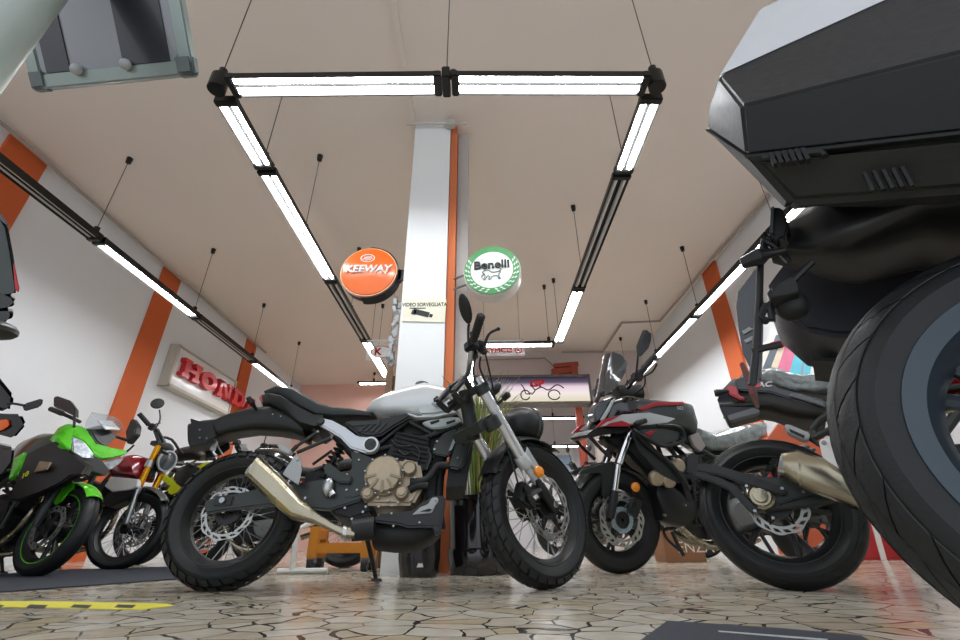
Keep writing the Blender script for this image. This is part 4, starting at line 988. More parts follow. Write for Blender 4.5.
# ------------------------------------------------------------ big touring bike, nearest on the right
Hf = Fr((.838, .564), -35, 6.4)
hb_, hfm = base_bike(Hf, 'large black touring motorcycle nearest on the right, with big black top case and side case', x0=0, wb=1.55, R=.31, Wf=.12, Wr=.18, rr=.195, kind='cast5', steer=0,
                     skip=('tank', 'muffler', 'tail', 'rear_fender', 'mirrors', 'headlight', 'rear_wheel'), disc_r=())
P = Hf.P
w_ = wheel(hb_, 'rear_wheel', mtr(0, 0, .313), .314, .18, .196, 'road', 'cast5', (.09,), (.09, .125), 1, mat('slate grey wheel paint', '#3a444c', .38, .3, .1))
MB().lathe([(.196, -.062), (.226, -.074), (.224, -.079), (.196, -.068)], (0, 0, 0), (0, 1, 0), 96, closed=True).build('rim_edge', mat('blue grey rim edge', '#434e56', .4, .3, .12), w_)
MB().cyl((0, -.15, .308), (0, -.17, .308), .03, n=16).build('axle_nut', BOLT, hb_)
# top case: base shell, lid, seam, latch and ribs, modelled as a faceted box in the bike's own frame
def case(parent):
    xr, xf = -.3, .26
    def ringz(z, xr, xf, hw, ch, chf=.06):
        return [V((xf, -hw+chf, z)), V((xf-chf, -hw, z)), V((xr+ch, -hw, z)), V((xr, -hw+ch*1.1, z)), V((xr, hw-ch*1.1, z)), V((xr+ch, hw, z)), V((xf-chf, hw, z)), V((xf, hw-chf, z))]
    def fit(base, xs, zs_):
        return base
    A = P(746.8, 157, -.24); A2 = P(960, 129, -.24); B = P(741, 105, -.31); B2 = P(960, 47, -.31); D = P(719.5, 78, -.18); D2 = P(891, 0, -.18); E_ = P(793, 203, -.17); E2 = P(960, 187, -.17)
    # straight side edges, carried on to the front of the case
    def ext(p, q, x): t = (x-p.x)/(q.x-p.x); r = p+(q-p)*t; return V((x, p.y, r.z))
    # rear silhouettes on the middle plane
    rl = P(708, 113, -.09); rl2 = P(708, 133, -.09); rb_ = P(735, 163, -.08); 
    def ring(edge, edge2, rear, hw, rearhw):
        f = ext(edge, edge2, xf)
        pts = [V((f.x, -hw+.05, f.z)), V((f.x-.05, -hw, f.z+(edge.z-edge2.z)/(edge2.x-edge.x)*.05*0)), V((edge.x, -hw, edge.z)), V((rear[0], -rearhw, rear[1])), V((rear[0]+.13, .03, rear[1])), V((edge.x+.2, hw*.8, edge.z)), V((f.x-.05, hw, f.z)), V((f.x, hw-.05, f.z))]
        return pts
    r0 = ring(E_, E2, (E_.x-.012, E_.z+.012), .17, .13)
    r0 = [V((p.x+(.06 if p.y > 0 else 0), p.y if p.y < 0 else p.y*.5, p.z+(.09 if p.y > 0 else 0))) for p in r0]
    r1 = ring(A, A2, (rl2.x-.0, rl2.z), .24, .1)
    r2 = ring(B, B2, (rl.x+.004, rl.z), .31, .1)
    r3 = ring(D, D2, (D.x-.01, D.z+.01), .18, .1)
    r3[3] = P(714, 95, -.1)
    top = [V((p.x*.8+(.1 if p.x < -.2 else 0), p.y*.72, p.z+.26)) for p in r3]
    MBb = MB().rings([r0, r1]); base = MBb.build('case_base', mat('black case shell', '#232522', .62, 0, .1, 60, .1, bscale=700), parent, bev=.012)
    lid = MB().rings([[p+V((0, 0, .004)) for p in r1], r2, r3, top]); lid = lid.build('case_lid', mat('charcoal case lid', '#1f2225', .6, 0, .1, 60, .06, bscale=700), parent, bev=.006)
    lp = MB().rings([[p+(p-q).normalized()*0 for p, q in zip(r3, top)], [p.lerp(q, .0) for p, q in zip(r3, top)]]) if False else None
    up = [p.lerp(q, .03)*1. for p, q in zip(r3, top)]; up2 = [p.lerp(q, .93) for p, q in zip(r3, top)]
    cu_ = sum(r3, V((0, 0, 0)))/8
    MB().rings([[cu_+(p-cu_)*1.012 for p in up], [V((0, 0, .006))+p+V(((p.x-cu_.x)*.03, (p.y-cu_.y)*.03, 0)) for p in up2]]).build('lid_reflection_cover', mat('painted lid reflection', '#e4ebf3', .25, .3, .04, coat=.5), lid, bev=.004)  # added cover: bright reflection on the upper lid, given as pale colour
    sm_ = MB(); 
    sm_.rings([[p+V((p.x*.01, p.y*.012, -.003)) for p in r1], [p+V((p.x*.01, p.y*.012, .004)) for p in r1]]); sm_.build('seam', BLKM, lid)
    m = MB()
    for k in range(6):
        q = P(773+k*6.5, 160-k*.9, -.247); m.box(q, (.006, .012, .03))
    q0, q1 = P(762, 158, -.243), P(822, 152, -.243); m.tube([q0, q0.lerp(q1, .5), q1, q1+V((0, 0, -.012))], .006, 6); m.build('latch', BLKM, lid)
    m = MB()
    for k in range(5):
        q = P(869+k*9.5, 185-k*1.2, -.2); m.tube([q+V((0, -.004, -.018)), q+V((0, -.012, .018))], .004, 6)
    m.build('grip_ribs', BLKM, base)
    return base
case(hb_)
m = MB(); m.box((.1, 0, .72), (.34, .24, .02)); m.tube([(-.02, -.1, .72), (.3, -.12, .78)], .012, 8); m.tube([(-.02, .1, .72), (.3, .12, .78)], .012, 8); m.build('rack', BLK, hb_, bev=.004)
# tail, indicators, number plate carrier
TB = mat('tail black plastic', '#141515', .35)
m = MB(); Hf.loft(m, [(784, 230, 770, 252, .04, 0, -.5), (812, 216, 812, 258, .06, 0, -.5), (840, 203, 838, 256, .09, 0, -.5), (870, 197, 862, 252, .1, 0, -.5), (930, 193, 925, 225, .12, 0, -.5), (1000, 190, 995, 218, .13, 0, -.5), (1100, 190, 1090, 240, .13, 0, -.5)], e=.5); tl_ = m.build('tail_panel', TB, hb_)
m = MB(); Hf.plate(m, [(770, 232), (771.5, 208), (777, 205.5), (783, 209), (789, 224), (786, 236), (777, 240)], -.09, -.05); er = m.build('turn_signal', BLK, hb_, bev=.004)
m = MB(); Hf.plate(m, [(769.5, 233), (771, 207.5), (774, 206), (773, 232)], -.095, -.06); m.build('signal_lens', CLEARM, er)
m = MB().tube(Hf.L([(786, 250), (768, 254), (761, 256), (741, 263.5)], -.08), [.006, .01, .018, .012], 10); m.build('turn_signal', BLK, hb_)
m = MB()
for pix in ([(768, 252), (764, 240), (760, 262), (759, 300), (756, 350), (752, 385)], [(764, 240), (775, 246), (790, 262)], [(760, 312), (776, 300), (794, 280), (812, 262)], [(762, 318), (772, 320), (770, 305)], [(752, 352), (764, 348), (782, 344)]):
    m.tube(Hf.L(pix, -.06), .007, 8)
m.build('plate_strut', BLK, hb_)
m = MB(); Hf.plate(m, [(776, 285), (792, 276), (798, 284), (798, 292), (785, 296), (770, 298)], -.1, -.03); m.ball(P(792, 306, -.05), (.03, .03, .03), 12); m.tube(Hf.L([(766, 304), (760, 318), (768, 322)], -.06), .008, 8); m.build('plate_lamp', BLKM, hb_, bev=.004)
m = MB(); Hf.plate(m, [(757, 266), (748, 278), (738, 291), (736, 306), (738.5, 330), (743, 354), (752, 372), (761, 380), (762, 350), (763, 300)], .04, .055); fl = m.build('mud_flap', mat('dark smoked flap', '#2e3436', .2, 0, .1, coat=.5), hb_, bev=.003)
m = MB(); Hf.plate(m, [(742, 331), (749, 327), (753, 329), (744, 334)], .036, .041); Hf.plate(m, [(744, 340), (752, 336), (755, 338), (746, 343)], .036, .041); m.build('flap_mark', LGREY, fl)
m = MB(); Hf.plate(m, [(739, 363), (743, 361), (751, 376), (754, 395), (750, 396)], -.02, .06); m.build('rear_reflector', mat('dark red reflector', '#6b2a25', .3), hb_, bev=.002)
# side case on the far side
cs = []
y0, y1 = .2, .44
inn = Hf.L([(771, 316), (776, 330), (808, 358), (838, 365), (900, 366), (960, 362), (980, 300), (970, 262), (862, 257), (812, 263), (797, 281), (781, 302)], .36)
cx = sum(inn, V((0, 0, 0)))/len(inn)
r1 = [V((p.x, y0, p.z)) for p in [cx+(q-cx)*.97 for q in inn]]; r2 = [V((p.x, .3, p.z)) for p in inn]; r3 = [V((p.x, y1, p.z)) for p in [cx+(q-cx)*.98 for q in inn]]; r4 = [V((p.x, y1+.07, p.z)) for p in [cx+(q-cx)*.8 for q in inn]]
MB().rings([r1, r2, r3, r4]).build('side_case', mat('grey black case plastic', '#2c2d33', .4, 0, .1, 60, .08, bscale=600), hb_, bev=.012)
m = MB(); Hf.plate(m, [(812, 356), (838, 359), (837, 362), (812, 360)], .3, .44); m.build('case_latch', BLKM, hb_)
# front bodywork outside the photograph, so that the bike is whole
secs(MB(), [(.45, .9, .76, .1), (.65, 1.05, .74, .19), (.9, 1.12, .7, .22), (1.12, 1.1, .74, .2), (1.3, 1.02, .8, .12)]).build('fuel_tank', mat('pearl white tank', '#d5d8da', .25, 0, .04, coat=.5), hb_)
secs(MB(), [(1.05, 1.05, .5, .2), (1.3, 1.12, .6, .24), (1.5, 1.05, .72, .16), (1.62, .95, .8, .06)]).build('nose_fairing', BLKG, hb_)
q = P(934, 407, .1); 
MB().cyl(P(965, 400, .12), P(934, 409, .1), .013, n=14).cyl(P(937, 408, .1), P(933, 409.5, .1), .017, n=16).build('stand_tube', STEEL, hb_)
# ------------------------------------------------------------ green sport bike, far left
GRN = mat('lime green paint', '#58c81e', .28, 0, .06, coat=.5)
Gf = Fr((-3.122, 3.5), -17, 10)
gb, gfm = base_bike(Gf, 'lime green and black sport motorcycle with clear screen on the far left', x0=-1.38, wb=1.38, R=.306, Wf=.12, Wr=.15, rr=.215, kind='cast5',
                    skip=('fork', 'bars', 'headlight', 'front_fender', 'tank', 'seat', 'muffler', 'mirrors'), disc_f=(.07, -.07))
fwg = [c for c in gb.children if c.name.startswith('front_wheel')][0]
MB().lathe([(.226, -.0465), (.231, -.0482), (.2305, -.0495), (.2255, -.048)], (0, 0, 0), (0, 1, 0), 64, closed=True).build('rim_stripe', GRN, fwg)
P = Gf.P
for s in (-1, 1):
    f = lambda p: V((p.x, p.y if s < 0 else -p.y, p.z))
    a, b = P(68, 470, -.1), P(38.5, 519, -.1); d = (a-b).normalized()
    MB().tube([f(a+d*.12), f(b+d*.22), f(b+d*.2), f(b), f(b-d*.04)], [.02, .02, .027, .025, .018], 14).build('fork_leg', mat('dark fork grey', '#3c4347', .35, .3), gb)
    MB().box(f(b+V((-.06, .03, .08))), (.06, .05, .1), RY(.3)).build('brake_caliper', BLK, gb, bev=.008)
m = MB(); g = []
for i in range(13):
    t = rad(42+i*6.2); row = []
    for j in range(7):
        b = -1.1+2.2*j/6; r = .333-(1-math.cos(b))*.05; row.append(V((math.cos(t)*r, math.sin(b)*.074, .3+math.sin(t)*r)))
    g.append(row)
m.patch(g, .005); fd = m.build('front_fender', GRN, gb)
m = MB().prism(Gf.L([(52.8, 501), (59, 492), (65, 482), (72, 481), (74, 488), (67, 493), (61, 501), (55, 505)], -.078), (0, .012, 0)); m.build('fender_side', GRN, fd, bev=.003)
cowl = [(64.7, 424.7, -.2), (69.4, 423.3, -.18), (82.5, 427, -.13), (90, 432, -.07), (94, 439.5, -.03), (101, 446, .02), (112.5, 448, .08), (127.5, 450, .18), (126.6, 454, .18), (112.5, 457.5, .1), (101, 458.5, .02), (94, 454, -.03), (84.4, 441.5, -.1), (73, 435.5, -.16), (71.5, 450, -.18), (63.8, 444.4, -.21), (56, 437, -.23)]
m = MB().prism(Gf.L(cowl), (-.06, 0, -.02)); m.build('front_cowl', GRN, gb, bev=.006)
m = MB().prism(Gf.L([(72, 436, -.17), (84.4, 442, -.1), (93, 452, -.04), (94, 458.7, -.03), (82.5, 458, -.1), (73, 452, -.16)]), (-.05, 0, 0)); h = m.build('headlight', mat('reflective headlight', '#aab3b8', .12, .7, .5, 40, .4, bscale=60), gb, bev=.006)
m = MB().prism(Gf.L([(102, 463, .03), (116, 459, .1), (124.8, 457.5, .16), (120, 463.5, .15), (109, 470.6, .08)]), (-.05, 0, 0)); m.build('headlight', MATS['reflective headlight'], gb, bev=.006)
m = MB().prism(Gf.L([(92, 455, -.05), (101, 459, .02), (104, 463, .03), (110, 471, .08), (106, 476, .04), (88, 470, -.06), (80, 459, -.1)]), (-.08, 0, 0)); m.build('nose_inlet', BLKM, gb, bev=.006)
m = MB().prism(Gf.L([(26, 454, -.24), (40, 446, -.24), (56, 440, -.23), (66, 447, -.2), (72, 453, -.17), (88, 466, -.1), (82, 474, -.16), (70, 476, -.2), (58, 484, -.22), (40, 492, -.24), (20, 500, -.25), (8, 500, -.26), (18, 474, -.25)]), (0, .06, 0)); sf = m.build('side_fairing', mat('black brown fairing', '#120e0d', .42, 0, .08), gb, bev=.01)
m = MB().prism(Gf.L([(33.5, 472.5), (39.4, 461), (50.6, 462), (46, 469.5)], -.255), (0, .012, 0)); m.build('turn_signal', mat('smoke clear amber', '#a58d75', .15, .2, .3, 30, coat=.6), sf, bev=.003)
q = P(25, 475, -.262); text('lettering', '10', .06, basis((1, 0, .5), (-.5, 0, 1), (0, -1, 0), q), mat('yellow green decal', '#c9d82a', .4), sf, .001, .001)
m = MB().prism(Gf.L([(8, 480), (14, 458), (24, 452), (20, 463), (13, 476)], -.2), (0, .03, 0)); m.build('green_side_panel', GRN, gb, bev=.004)
secs(MB(), [(-.98, .98, .8, .06), (-.85, 1.02, .76, .13), (-.65, 1.06, .74, .16), (-.45, 1.04, .76, .15), (-.35, .98, .8, .1)]).build('fuel_tank', mat('dark green black tank', '#22301f', .3, 0, .1, coat=.4), gb)
secs(MB(), [(-1.5, .98, .92, .05), (-1.35, .96, .84, .1), (-1.1, .86, .76, .14), (-.95, .84, .76, .1)]).build('seat', SEATM, gb)
# screen and cockpit
g = []
for row in ([(84, 429), (110, 437)], [(87, 420), (118, 433)], [(92, 412), (124, 430)]):
    a, b = P(row[0][0], row[0][1], -.14), P(row[1][0], row[1][1], .14); c = (a+b)/2+V((.07, 0, .03)); g.append([a, a.lerp(c, .55)+V((.02, 0, 0)), c, c.lerp(b, .45)+V((.02, 0, 0)), b])
MB().patch(g, .003).build('wind_screen', mat('clear screen', '#b9c2c6', .06, 0, .05, 5, alpha=.35, coat=1), gb, ang=80)
m = MB().prism(Gf.L([(97, 419.5, -.08), (112.5, 421, .06), (120, 429.5, .1), (106, 429, -.02)]), (-.004, 0, -.006)); m.build('price_card', mat('white paper card', '#d9dde0', .6), gb)
m = MB().prism(Gf.L([(88, 427.5, -.1), (104, 424, .0), (118, 436, .1), (105, 448, .03), (96, 441, -.03)]), (-.06, 0, -.03)); m.build('instrument', BLK, gb, bev=.01)
for s, pm, ps, pg in ((-1, [(53, 398), (56, 395.4), (69.4, 400), (75, 408.5), (74.8, 416), (62, 409.5), (53, 406)], [(74.5, 415), (74.5, 421), (74, 427)], [(51, 409), (69, 416), (80, 422)]), (1, [(131.6, 434), (137.6, 420), (142.5, 427), (141, 436), (133, 445.6)], [(134, 445), (130, 449), (126, 452)], None)):
    y = s*.3
    st = MB().tube(Gf.L(ps, y), .009, 8).build('mirror_stem', BLK, gb)
    MB().prism(Gf.L(pm, y), (-.02, -s*.05, 0)).build('mirror', BLK, st, bev=.008)
m = MB().tube(Gf.L([(51, 409), (62, 413.5)], -.3), .02, 12); hbg = m.build('grip', BLKM, gb)
m = MB().tube(Gf.L([(62, 413.5, -.3), (70, 417, -.25), (80, 422, -.15)]), .014, 8); m.add(*(lambda q: (q.v, q.f))(mirror_y(m))); m.build('handlebar', BLK, gb)
# ------------------------------------------------------------ red scrambler with gold forks
Xf = Fr((-3.19, 4.33), -7, 9)
xb, xfm = base_bike(Xf, 'red and white scrambler with gold forks and round headlight, between green bike and roadster', x0=-1.4, wb=1.4, R=.325, Wf=.1, Wr=.14, rr=.25, rear_R=.31, rear_rr=.23, kind='spoke', steer=10,
                    skip=('fork', 'bars', 'headlight', 'tank', 'muffler', 'front_fender'), disc_f=(.06,))
P = Xf.P
a, b, c = P(158.5, 446, -.1), P(137, 491, -.1), P(127, 521, -.1)
for s in (-1, 1):
    f = lambda p: V((p.x-(.02 if s > 0 else 0), p.y if s < 0 else -p.y, p.z))
    MB().tube([f(a), f(b)], .028, 14).build('fork_tube', GOLD, xb)
    MB().tube([f(b+(a-b)*.08), f(b), f(b.lerp(c, .15)), f(c), f(c+(c-b)*.1)], [.031, .031, .022, .024, .018], 14).build('fork_slider', ALU, xb)
    MB().lathe([(.036, -.03), (.036, .03)], f(P(149.7, 464, -.1)), f(a)-f(b), 16).build('fork_clamp', ALU, xb)
m = MB(); h0 = P(149.7, 464, -.1); m.box((h0.x-.02, 0, h0.z), (.08, .2, .05)); t0 = P(157, 443, -.1); m.box((t0.x-.02, 0, t0.z), (.08, .24, .04)); m.cyl((t0.x-.03, 0, t0.z), (h0.x-.03, 0, h0.z-.1), .035, n=12); m.build('triple_clamp', BLK, xb, bev=.006)
m = MB(); g = []
for i in range(15):
    t = rad(40+i*8); row = []
    for j in range(7):
        b_ = -1.1+2.2*j/6; r = .365-(1-math.cos(b_))*.05; row.append(V((math.cos(t)*r, math.sin(b_)*.066, .325+math.sin(t)*r)))
    g.append(row)
m.patch(g, .005); m.build('front_fender', mat('dark silver fender', '#5a5d5c', .35, .3), xb)
q = P(164, 461, 0); m = MB().lathe([(.03, -.09), (.075, -.06), (.09, 0), (.095, .03)], q, (1, -.15, -.1), 28); hl = m.build('headlight', BLKG, xb)
MB().lathe([(.088, .03), (.1, .032), (.1, .05), (.086, .052)], q, (1, -.15, -.1), 28, closed=True).build('headlight_ring', LGREY, hl)
MB().lathe([(.09, .036), (.05, .05), (0, .055)], q, (1, -.15, -.1), 24).build('headlight_lens', CLEARM, hl)
m = MB().ball(P(166, 449, 0), (.06, .08, .06), 14); m.build('instrument', BLK, xb)
for s in (-1, 1):
    q = P(172, 456, -.08); q = V((q.x, s*.13, q.z)); MB().tube([q, q+V((.0, s*.06, 0)), q+V((.0, s*.1, 0))], [.008, .02, .016], 10).build('turn_signal', BLK, xb)
m = MB(); Xf.loft(m, [(111, 468, 110, 476, .06, 0, -.7), (119, 461, 118, 476, .12, 0, -.7), (128, 456.5, 127, 477, .15, 0, -.7), (138, 455, 136, 478, .15, 0, -.7), (145, 457, 141, 476, .11, 0, -.7), (147, 462, 144, 470, .07, 0, -.7)], e=.62); tk = m.build('fuel_tank', mat('deep red tank paint', '#8e1620', .2, 0, .06, coat=.6), xb)
m = MB().prism(Xf.L([(104, 486), (111, 476.5), (138, 479), (137, 487), (128, 490), (112, 492)], -.16), (0, .05, 0)); m.build('side_panel', mat('pale grey side panel', '#c6c6c4', .35), xb, bev=.006)
m = MB().prism(Xf.L([(100, 503), (108, 492), (127, 489), (134, 489.5), (126, 500), (108, 507)], -.15), (0, .1, 0)); m.build('radiator_shroud', BLK, xb, bev=.006)
g0, g1 = P(139, 413.5, -.36), P(149, 425, -.26)
hb = MB().tube([g1, P(156, 429, -.12), V((P(156, 431, -.05).x, 0, P(156, 434, -.05).z)), V((P(156, 429, -.12).x, .12, P(156, 431, -.12).z)), V((g1.x, .26, g1.z-.1)), V((g0.x, .34, g0.z-.14))], .013, 10, 3).build('handlebar', BLK, xb)
MB().tube([g0, g1], .021, 12).build('grip', BLKM, hb); MB().box(P(152, 427, -.24), (.05, .06, .06)).build('switch_cluster', BLK, hb, bev=.01)
MB().tube(Xf.L([(151, 429, -.27), (156, 424, -.3), (160, 423, -.33)]), .007, 6).build('brake_lever', BLK, hb)
st = MB().tube(Xf.L([(155, 429), (160, 420), (159.5, 410)], -.26), .007, 8, 3).build('mirror_stem', BLK, hb)
mc = P(157.5, 403.5, -.26); MB().lathe([(0, -.012), (.05, -.01), (.058, 0), (.05, .012), (0, .014)], mc, (.55, -.8, .1), 24).build('mirror', BLK, st)
m = MB().tube([t0+V((0, .1, .02)), P(157, 430, -.05)], .02, 8).tube([V((t0.x, -.06, t0.z)), P(155, 431, -.08)], .016, 8); m.build('bar_riser', BLK, xb)
m = MB().tube(Xf.L([(156, 430, -.1), (162, 437, -.06), (163, 450, 0)]), .005, 6, 3).tube(Xf.L([(154, 430, -.12), (160, 442, -.05), (156, 458, -.04)]), .005, 6, 3); m.build('cable', CABLE, xb)
# ------------------------------------------------------------ bikes farther back and at the edges
YEL = mat('acid yellow plastic', '#d3dc1c', .35, 0, .08)
yf = Fr((-2.35, 5.2), 172, 6)
yb, yfm = base_bike(yf, 'acid yellow off road motorcycle seen beyond the rear wheel of the silver-tanked roadster', x0=0, wb=1.4, R=.33, Wf=.09, Wr=.13, rr=.26, kind='spoke', tank=BLKM, fend=YEL, skip=('muffler', 'rear_fender', 'mirrors', 'headlight', 'tail'), exh=CHR)
m = MB().tube([yf.P(204, 457, .18), yf.P(196, 452, .2), yf.P(178, 455, .22)], [.05, .085, .07], 16); m.build('muffler', mat('sooty muffler', '#2a2521', .35, .3, .4, 6), yb)
m = MB().prism(yf.L([(165, 492), (180, 474), (206, 462), (203, 468), (186, 482), (176, 497)], .14), (0, -.28, 0)); m.build('side_panel', YEL, yb, bev=.004)
m = MB().prism(yf.L([(158, 478), (164, 474), (178, 484), (170, 486)], .13), (0, -.2, 0)); m.build('front_panel', YEL, yb, bev=.004)
zf = Fr((-1.22, 4.42), 174, 7)
zb, zfm = base_bike(zf, 'dark motorcycle with red tail and black tyres beyond the engine of the silver-tanked roadster', x0=0, wb=1.38, R=.31, rr=.22, kind='spoke', skip=('rear_fender', 'tail'), disc_f=(.07,))
secs(MB(), [(-.12, .84, .76, .05), (.05, .8, .66, .1), (.25, .76, .6, .12), (.42, .74, .6, .11)]).build('tail_panel', mat('cherry red tail paint', '#a3161d', .2, 0, .06, coat=.6), zb)
f1 = Fr((2.5, 5.62), 195, 8)
base_bike(f1, 'dark naked motorcycle with round mirrors between the adventure tourer and right wall', x0=-1.42, wb=1.42, R=.31, rr=.22, kind='cast5', skip=('muffler',), rake=(-.31, .72), group=None)
f2 = Fr((1.02, 6.7), 196, 8)
base_bike(f2, 'dark motorcycle far back under the light box, its mirror against the notice', x0=-1.42, wb=1.42, R=.31, rr=.22, kind='cast5', skip=('muffler', 'headlight'), rake=(-.31, .74))
# bike cut by the left edge: nose, indicator and mirror show
ef = Fr((-3.62, 2.75), -38, 8)
eb, efm = base_bike(ef, 'dark motorcycle cut by the left edge, with orange indicator and rectangular mirror', x0=-1.42, wb=1.42, R=.31, rr=.22, kind='cast5', skip=('mirrors', 'headlight', 'bars', 'fork', 'front_wheel', 'front_fender'))
EV = (ray(0, 400).normalized())
def eP(l): return [ef.m.inverted() @ onY(x, y, 2.72) for x, y in l]
yv = ef.m.inverted().to_3x3() @ EV
m = MB().prism(eP([(-30, 350), (0, 378), (14, 395.5), (13, 406), (7, 412), (-4, 410), (-34, 400)]), yv*.25); m.build('nose_fairing', BLKG, eb, bev=.02)
m = MB().prism(eP([(-6, 413), (7.5, 414), (21.6, 414), (26.6, 424.5), (14, 438.8), (0, 435), (-8, 428)]), yv*.12); m.build('hand_guard', BLKG, eb, bev=.015)
m = MB().prism([p-yv*.02 for p in eP([(-4, 420.5), (8.4, 419), (9.4, 425.7), (1, 431), (-6, 431)])], yv*.06); m.build('turn_signal', mat('orange indicator lens', '#f26a12', .2, 0, .1, coat=.6), eb, bev=.006)
st = MB().tube(eP([(8, 404), (14, 403.6), (24, 405.5)]), .008, 8).build('mirror_stem', BLK, eb)
MB().prism(eP([(22.5, 406), (25, 403.5), (42, 398.3), (43.5, 402), (40, 407), (24.4, 411.6)]), yv*.05).build('mirror', BLKG, st, bev=.006)
m = MB().tube(eP([(-8, 404), (-30, 440), (-60, 500)]), .03, 10); m.build('fork_leg', BLK, eb)
m = MB().prism(eP([(-30, 438), (6, 446), (15, 448), (13, 462), (4, 474), (-30, 500)]), yv*.2); m.build('side_fairing', mat('dark plum fairing', '#2b2326', .25, 0, .1, coat=.4), eb, bev=.015)
wheel(eb, 'front_wheel', efm @ mtr(0, 0, .31), .31, .115, .215, 'road', 'cast5', (-.07,))
# tail of the bike just outside the left edge
kf = Fr((-2.2, 1.3), 187, 5)
kb, kfm = base_bike(kf, 'dark vehicle tail with clear and red lamp at the left edge, below the unlit light', x0=0, wb=1.4, R=.3, rr=.2, kind='cast5', skip=('mirrors', 'tail', 'muffler', 'headlight'))
def kP(l): return [kf.m.inverted() @ onY(x, y, 1.3) for x, y in l]
yk = kf.m.inverted().to_3x3() @ ray(0, 270).normalized()
m = MB().prism(kP([(-60, 190), (-10, 208), (0, 213), (8, 226), (13, 252), (17, 278), (18.5, 290), (14, 296), (-20, 300), (-70, 280)]), yk*.3); m.build('tail_panel', mat('dark bottle green plastic', '#26302c', .2, 0, .08, coat=.5), kb, bev=.02)
m = MB().prism([p-yk*.01 for p in kP([(-10, 207), (0, 212), (9, 226), (5, 224), (-2, 218), (-10, 213)])], yk*.28); m.build('lamp_lens', CLEARM, kb, bev=.004)
m = MB().prism([p-yk*.01 for p in kP([(13, 262), (15.5, 268), (19.5, 288), (18.5, 293), (15, 290)])], yk*.26); m.build('tail_light', REDL, kb, bev=.004)
m = MB().prism(kP([(-40, 296), (2, 290), (14, 296), (17, 302), (10, 309), (-6, 312), (-40, 310)]), yk*.25); m.build('bumper', BLKG, kb, bev=.012)
m = MB().prism(kP([(-30, 310), (4, 308), (13, 308), (13.8, 315), (10, 322), (0, 325), (-30, 330)]), yk*.18); m.build('rear_reflector', BLKG, kb, bev=.012)
m = MB(); q = kP([(-3, 330)])[0]; m.ball(q, (.05, .06, .03), 14); m.tube([q, kP([(-40, 330)])[0]], .03, 8); m.build('turn_signal', BLK, kb)
m = MB().tube([kP([(-60, 250)])[0]+yk*.15, V((.1, 0, .75))], .05, 8); m.build('grab_rail', BLK, kb)
# ------------------------------------------------------------ signs
WX = (V((1, 0, 0)), V((0, 0, 1)), V((0, -1, 0)))
def fb_(o, x=1): return basis(V((1, 0, 0)), V((0, 0, 1)), V((0, -1, 0)), o)
# round orange sign
c = onY(369.5, 273.5, 3.55); k = empty('round_sign', c, 'round orange shop sign on a black bracket, left of the white column', 'sign')
ORG = mat('orange sign face', '#e8691c', .25, 0, .05, coat=.4)
R0 = .262
MB().lathe([(R0, 0), (R0, .03), (R0*.97, .045), (R0*.6, .065), (0, .072)], (0, 0, 0), (0, -1, 0), 48).build('sign_face', ORG, k)
MB().lathe([(R0-.004, -.01), (R0+.006, -.01), (R0+.006, .036), (R0-.004, .036)], (0, 0, 0), (0, -1, 0), 48, closed=True).build('rim', mat('pale orange rim', '#e9b48c', .35), k)
MB().lathe([(R0+.004, -.08), (R0+.004, -.005), (.0, -.005), (.0, -.08)], (0, 0, 0), (0, -1, 0), 48).build('drum', BLK, k)
m = MB(); g = []
for i in range(25):
    t = rad(-100+i*8); g.append([V((math.cos(t)*(R0+.02), -.03, math.sin(t)*(R0+.02))), V((math.cos(t)*(R0+.02), .1, math.sin(t)*(R0+.02)))])
m.patch(g, .012); m.prism([(.3, .02, .05), (.2, .02, .05), (.2, .02, -.07), (.3, .02, -.07)], (0, .05, 0)); m.box((.26, .04, 0), (.12, .04, .11)); m.build('bracket', BLK, k)
t = text('lettering', 'KEEWAY', .108, fb_((0.0, -.078, -.0)), WHITE, k, .004, .003, 1.0, .15)
em = MB().lathe([(.052, 0), (.06, 0), (.06, .008), (.052, .008)], (0, 0, 0), (0, 0, 1), 28, closed=True)
em.tube([(-.04, -.016, .004), (-.01, .0, .004), (.04, .0, .004)], .007, 6).tube([(-.03, .012, .004), (.0, .018, .004), (.035, .022, .004)], .006, 6).tube([(-.02, -.03, .004), (.01, -.022, .004), (.03, -.02, .004)], .006, 6)
em.build('emblem', WHITE, k, mtx=fb_((-.015, -.062, .13)) @ M.Diagonal((1.15, .75, 1, 1)))
# round green and white sign
c = onY(492.5, 273.5, 3.35); k = empty('round_sign', c, 'round white sign with green wreath and lion, on rods right of the column', 'sign')
R0 = .255
fa_ = basis(V((1, -.12, 0)), V((0, 0, 1)), V((-.12, -1, 0)), (0, 0, 0))
grn = mat('green wreath print', '#3f8f4d', .4); sw = mat('pale sign face', '#dfe5de', .3, 0, .05, coat=.3)
dr = MB().lathe([(R0, -.09), (R0, .04), (R0*.95, .055), (0, .06), (0, -.09)], (0, 0, 0), (0, 0, 1), 56).build('drum', mat('white drum', '#d8d6d0', .4), k, mtx=fa_)
MB().lathe([(R0*.74, .06), (R0*.97, .056), (R0*.97, .064), (R0*.74, .066)], (0, 0, 0), (0, 0, 1), 56, closed=True).build('wreath_ring', grn, dr)
MB().lathe([(R0*.74, .058), (R0*.74, .065), (0, .067)], (0, 0, 0), (0, 0, 1), 48).build('sign_face', sw, dr)
m = MB()
for s in (-1, 1):
    for i in range(9):
        t = rad(-80+i*13) if s > 0 else rad(260-i*13)
        for rr_, dt in ((R0*.81, .0), (R0*.9, .06)):
            q = V((math.cos(t+s*dt)*rr_, math.sin(t+s*dt)*rr_, .068)); m.ball(q, (.016, .0065, .002), 8, M.Rotation(t+s*(PI/2-.5), 3, 'Z'))
m.build('laurel_leaves', sw, dr)
m = MB()
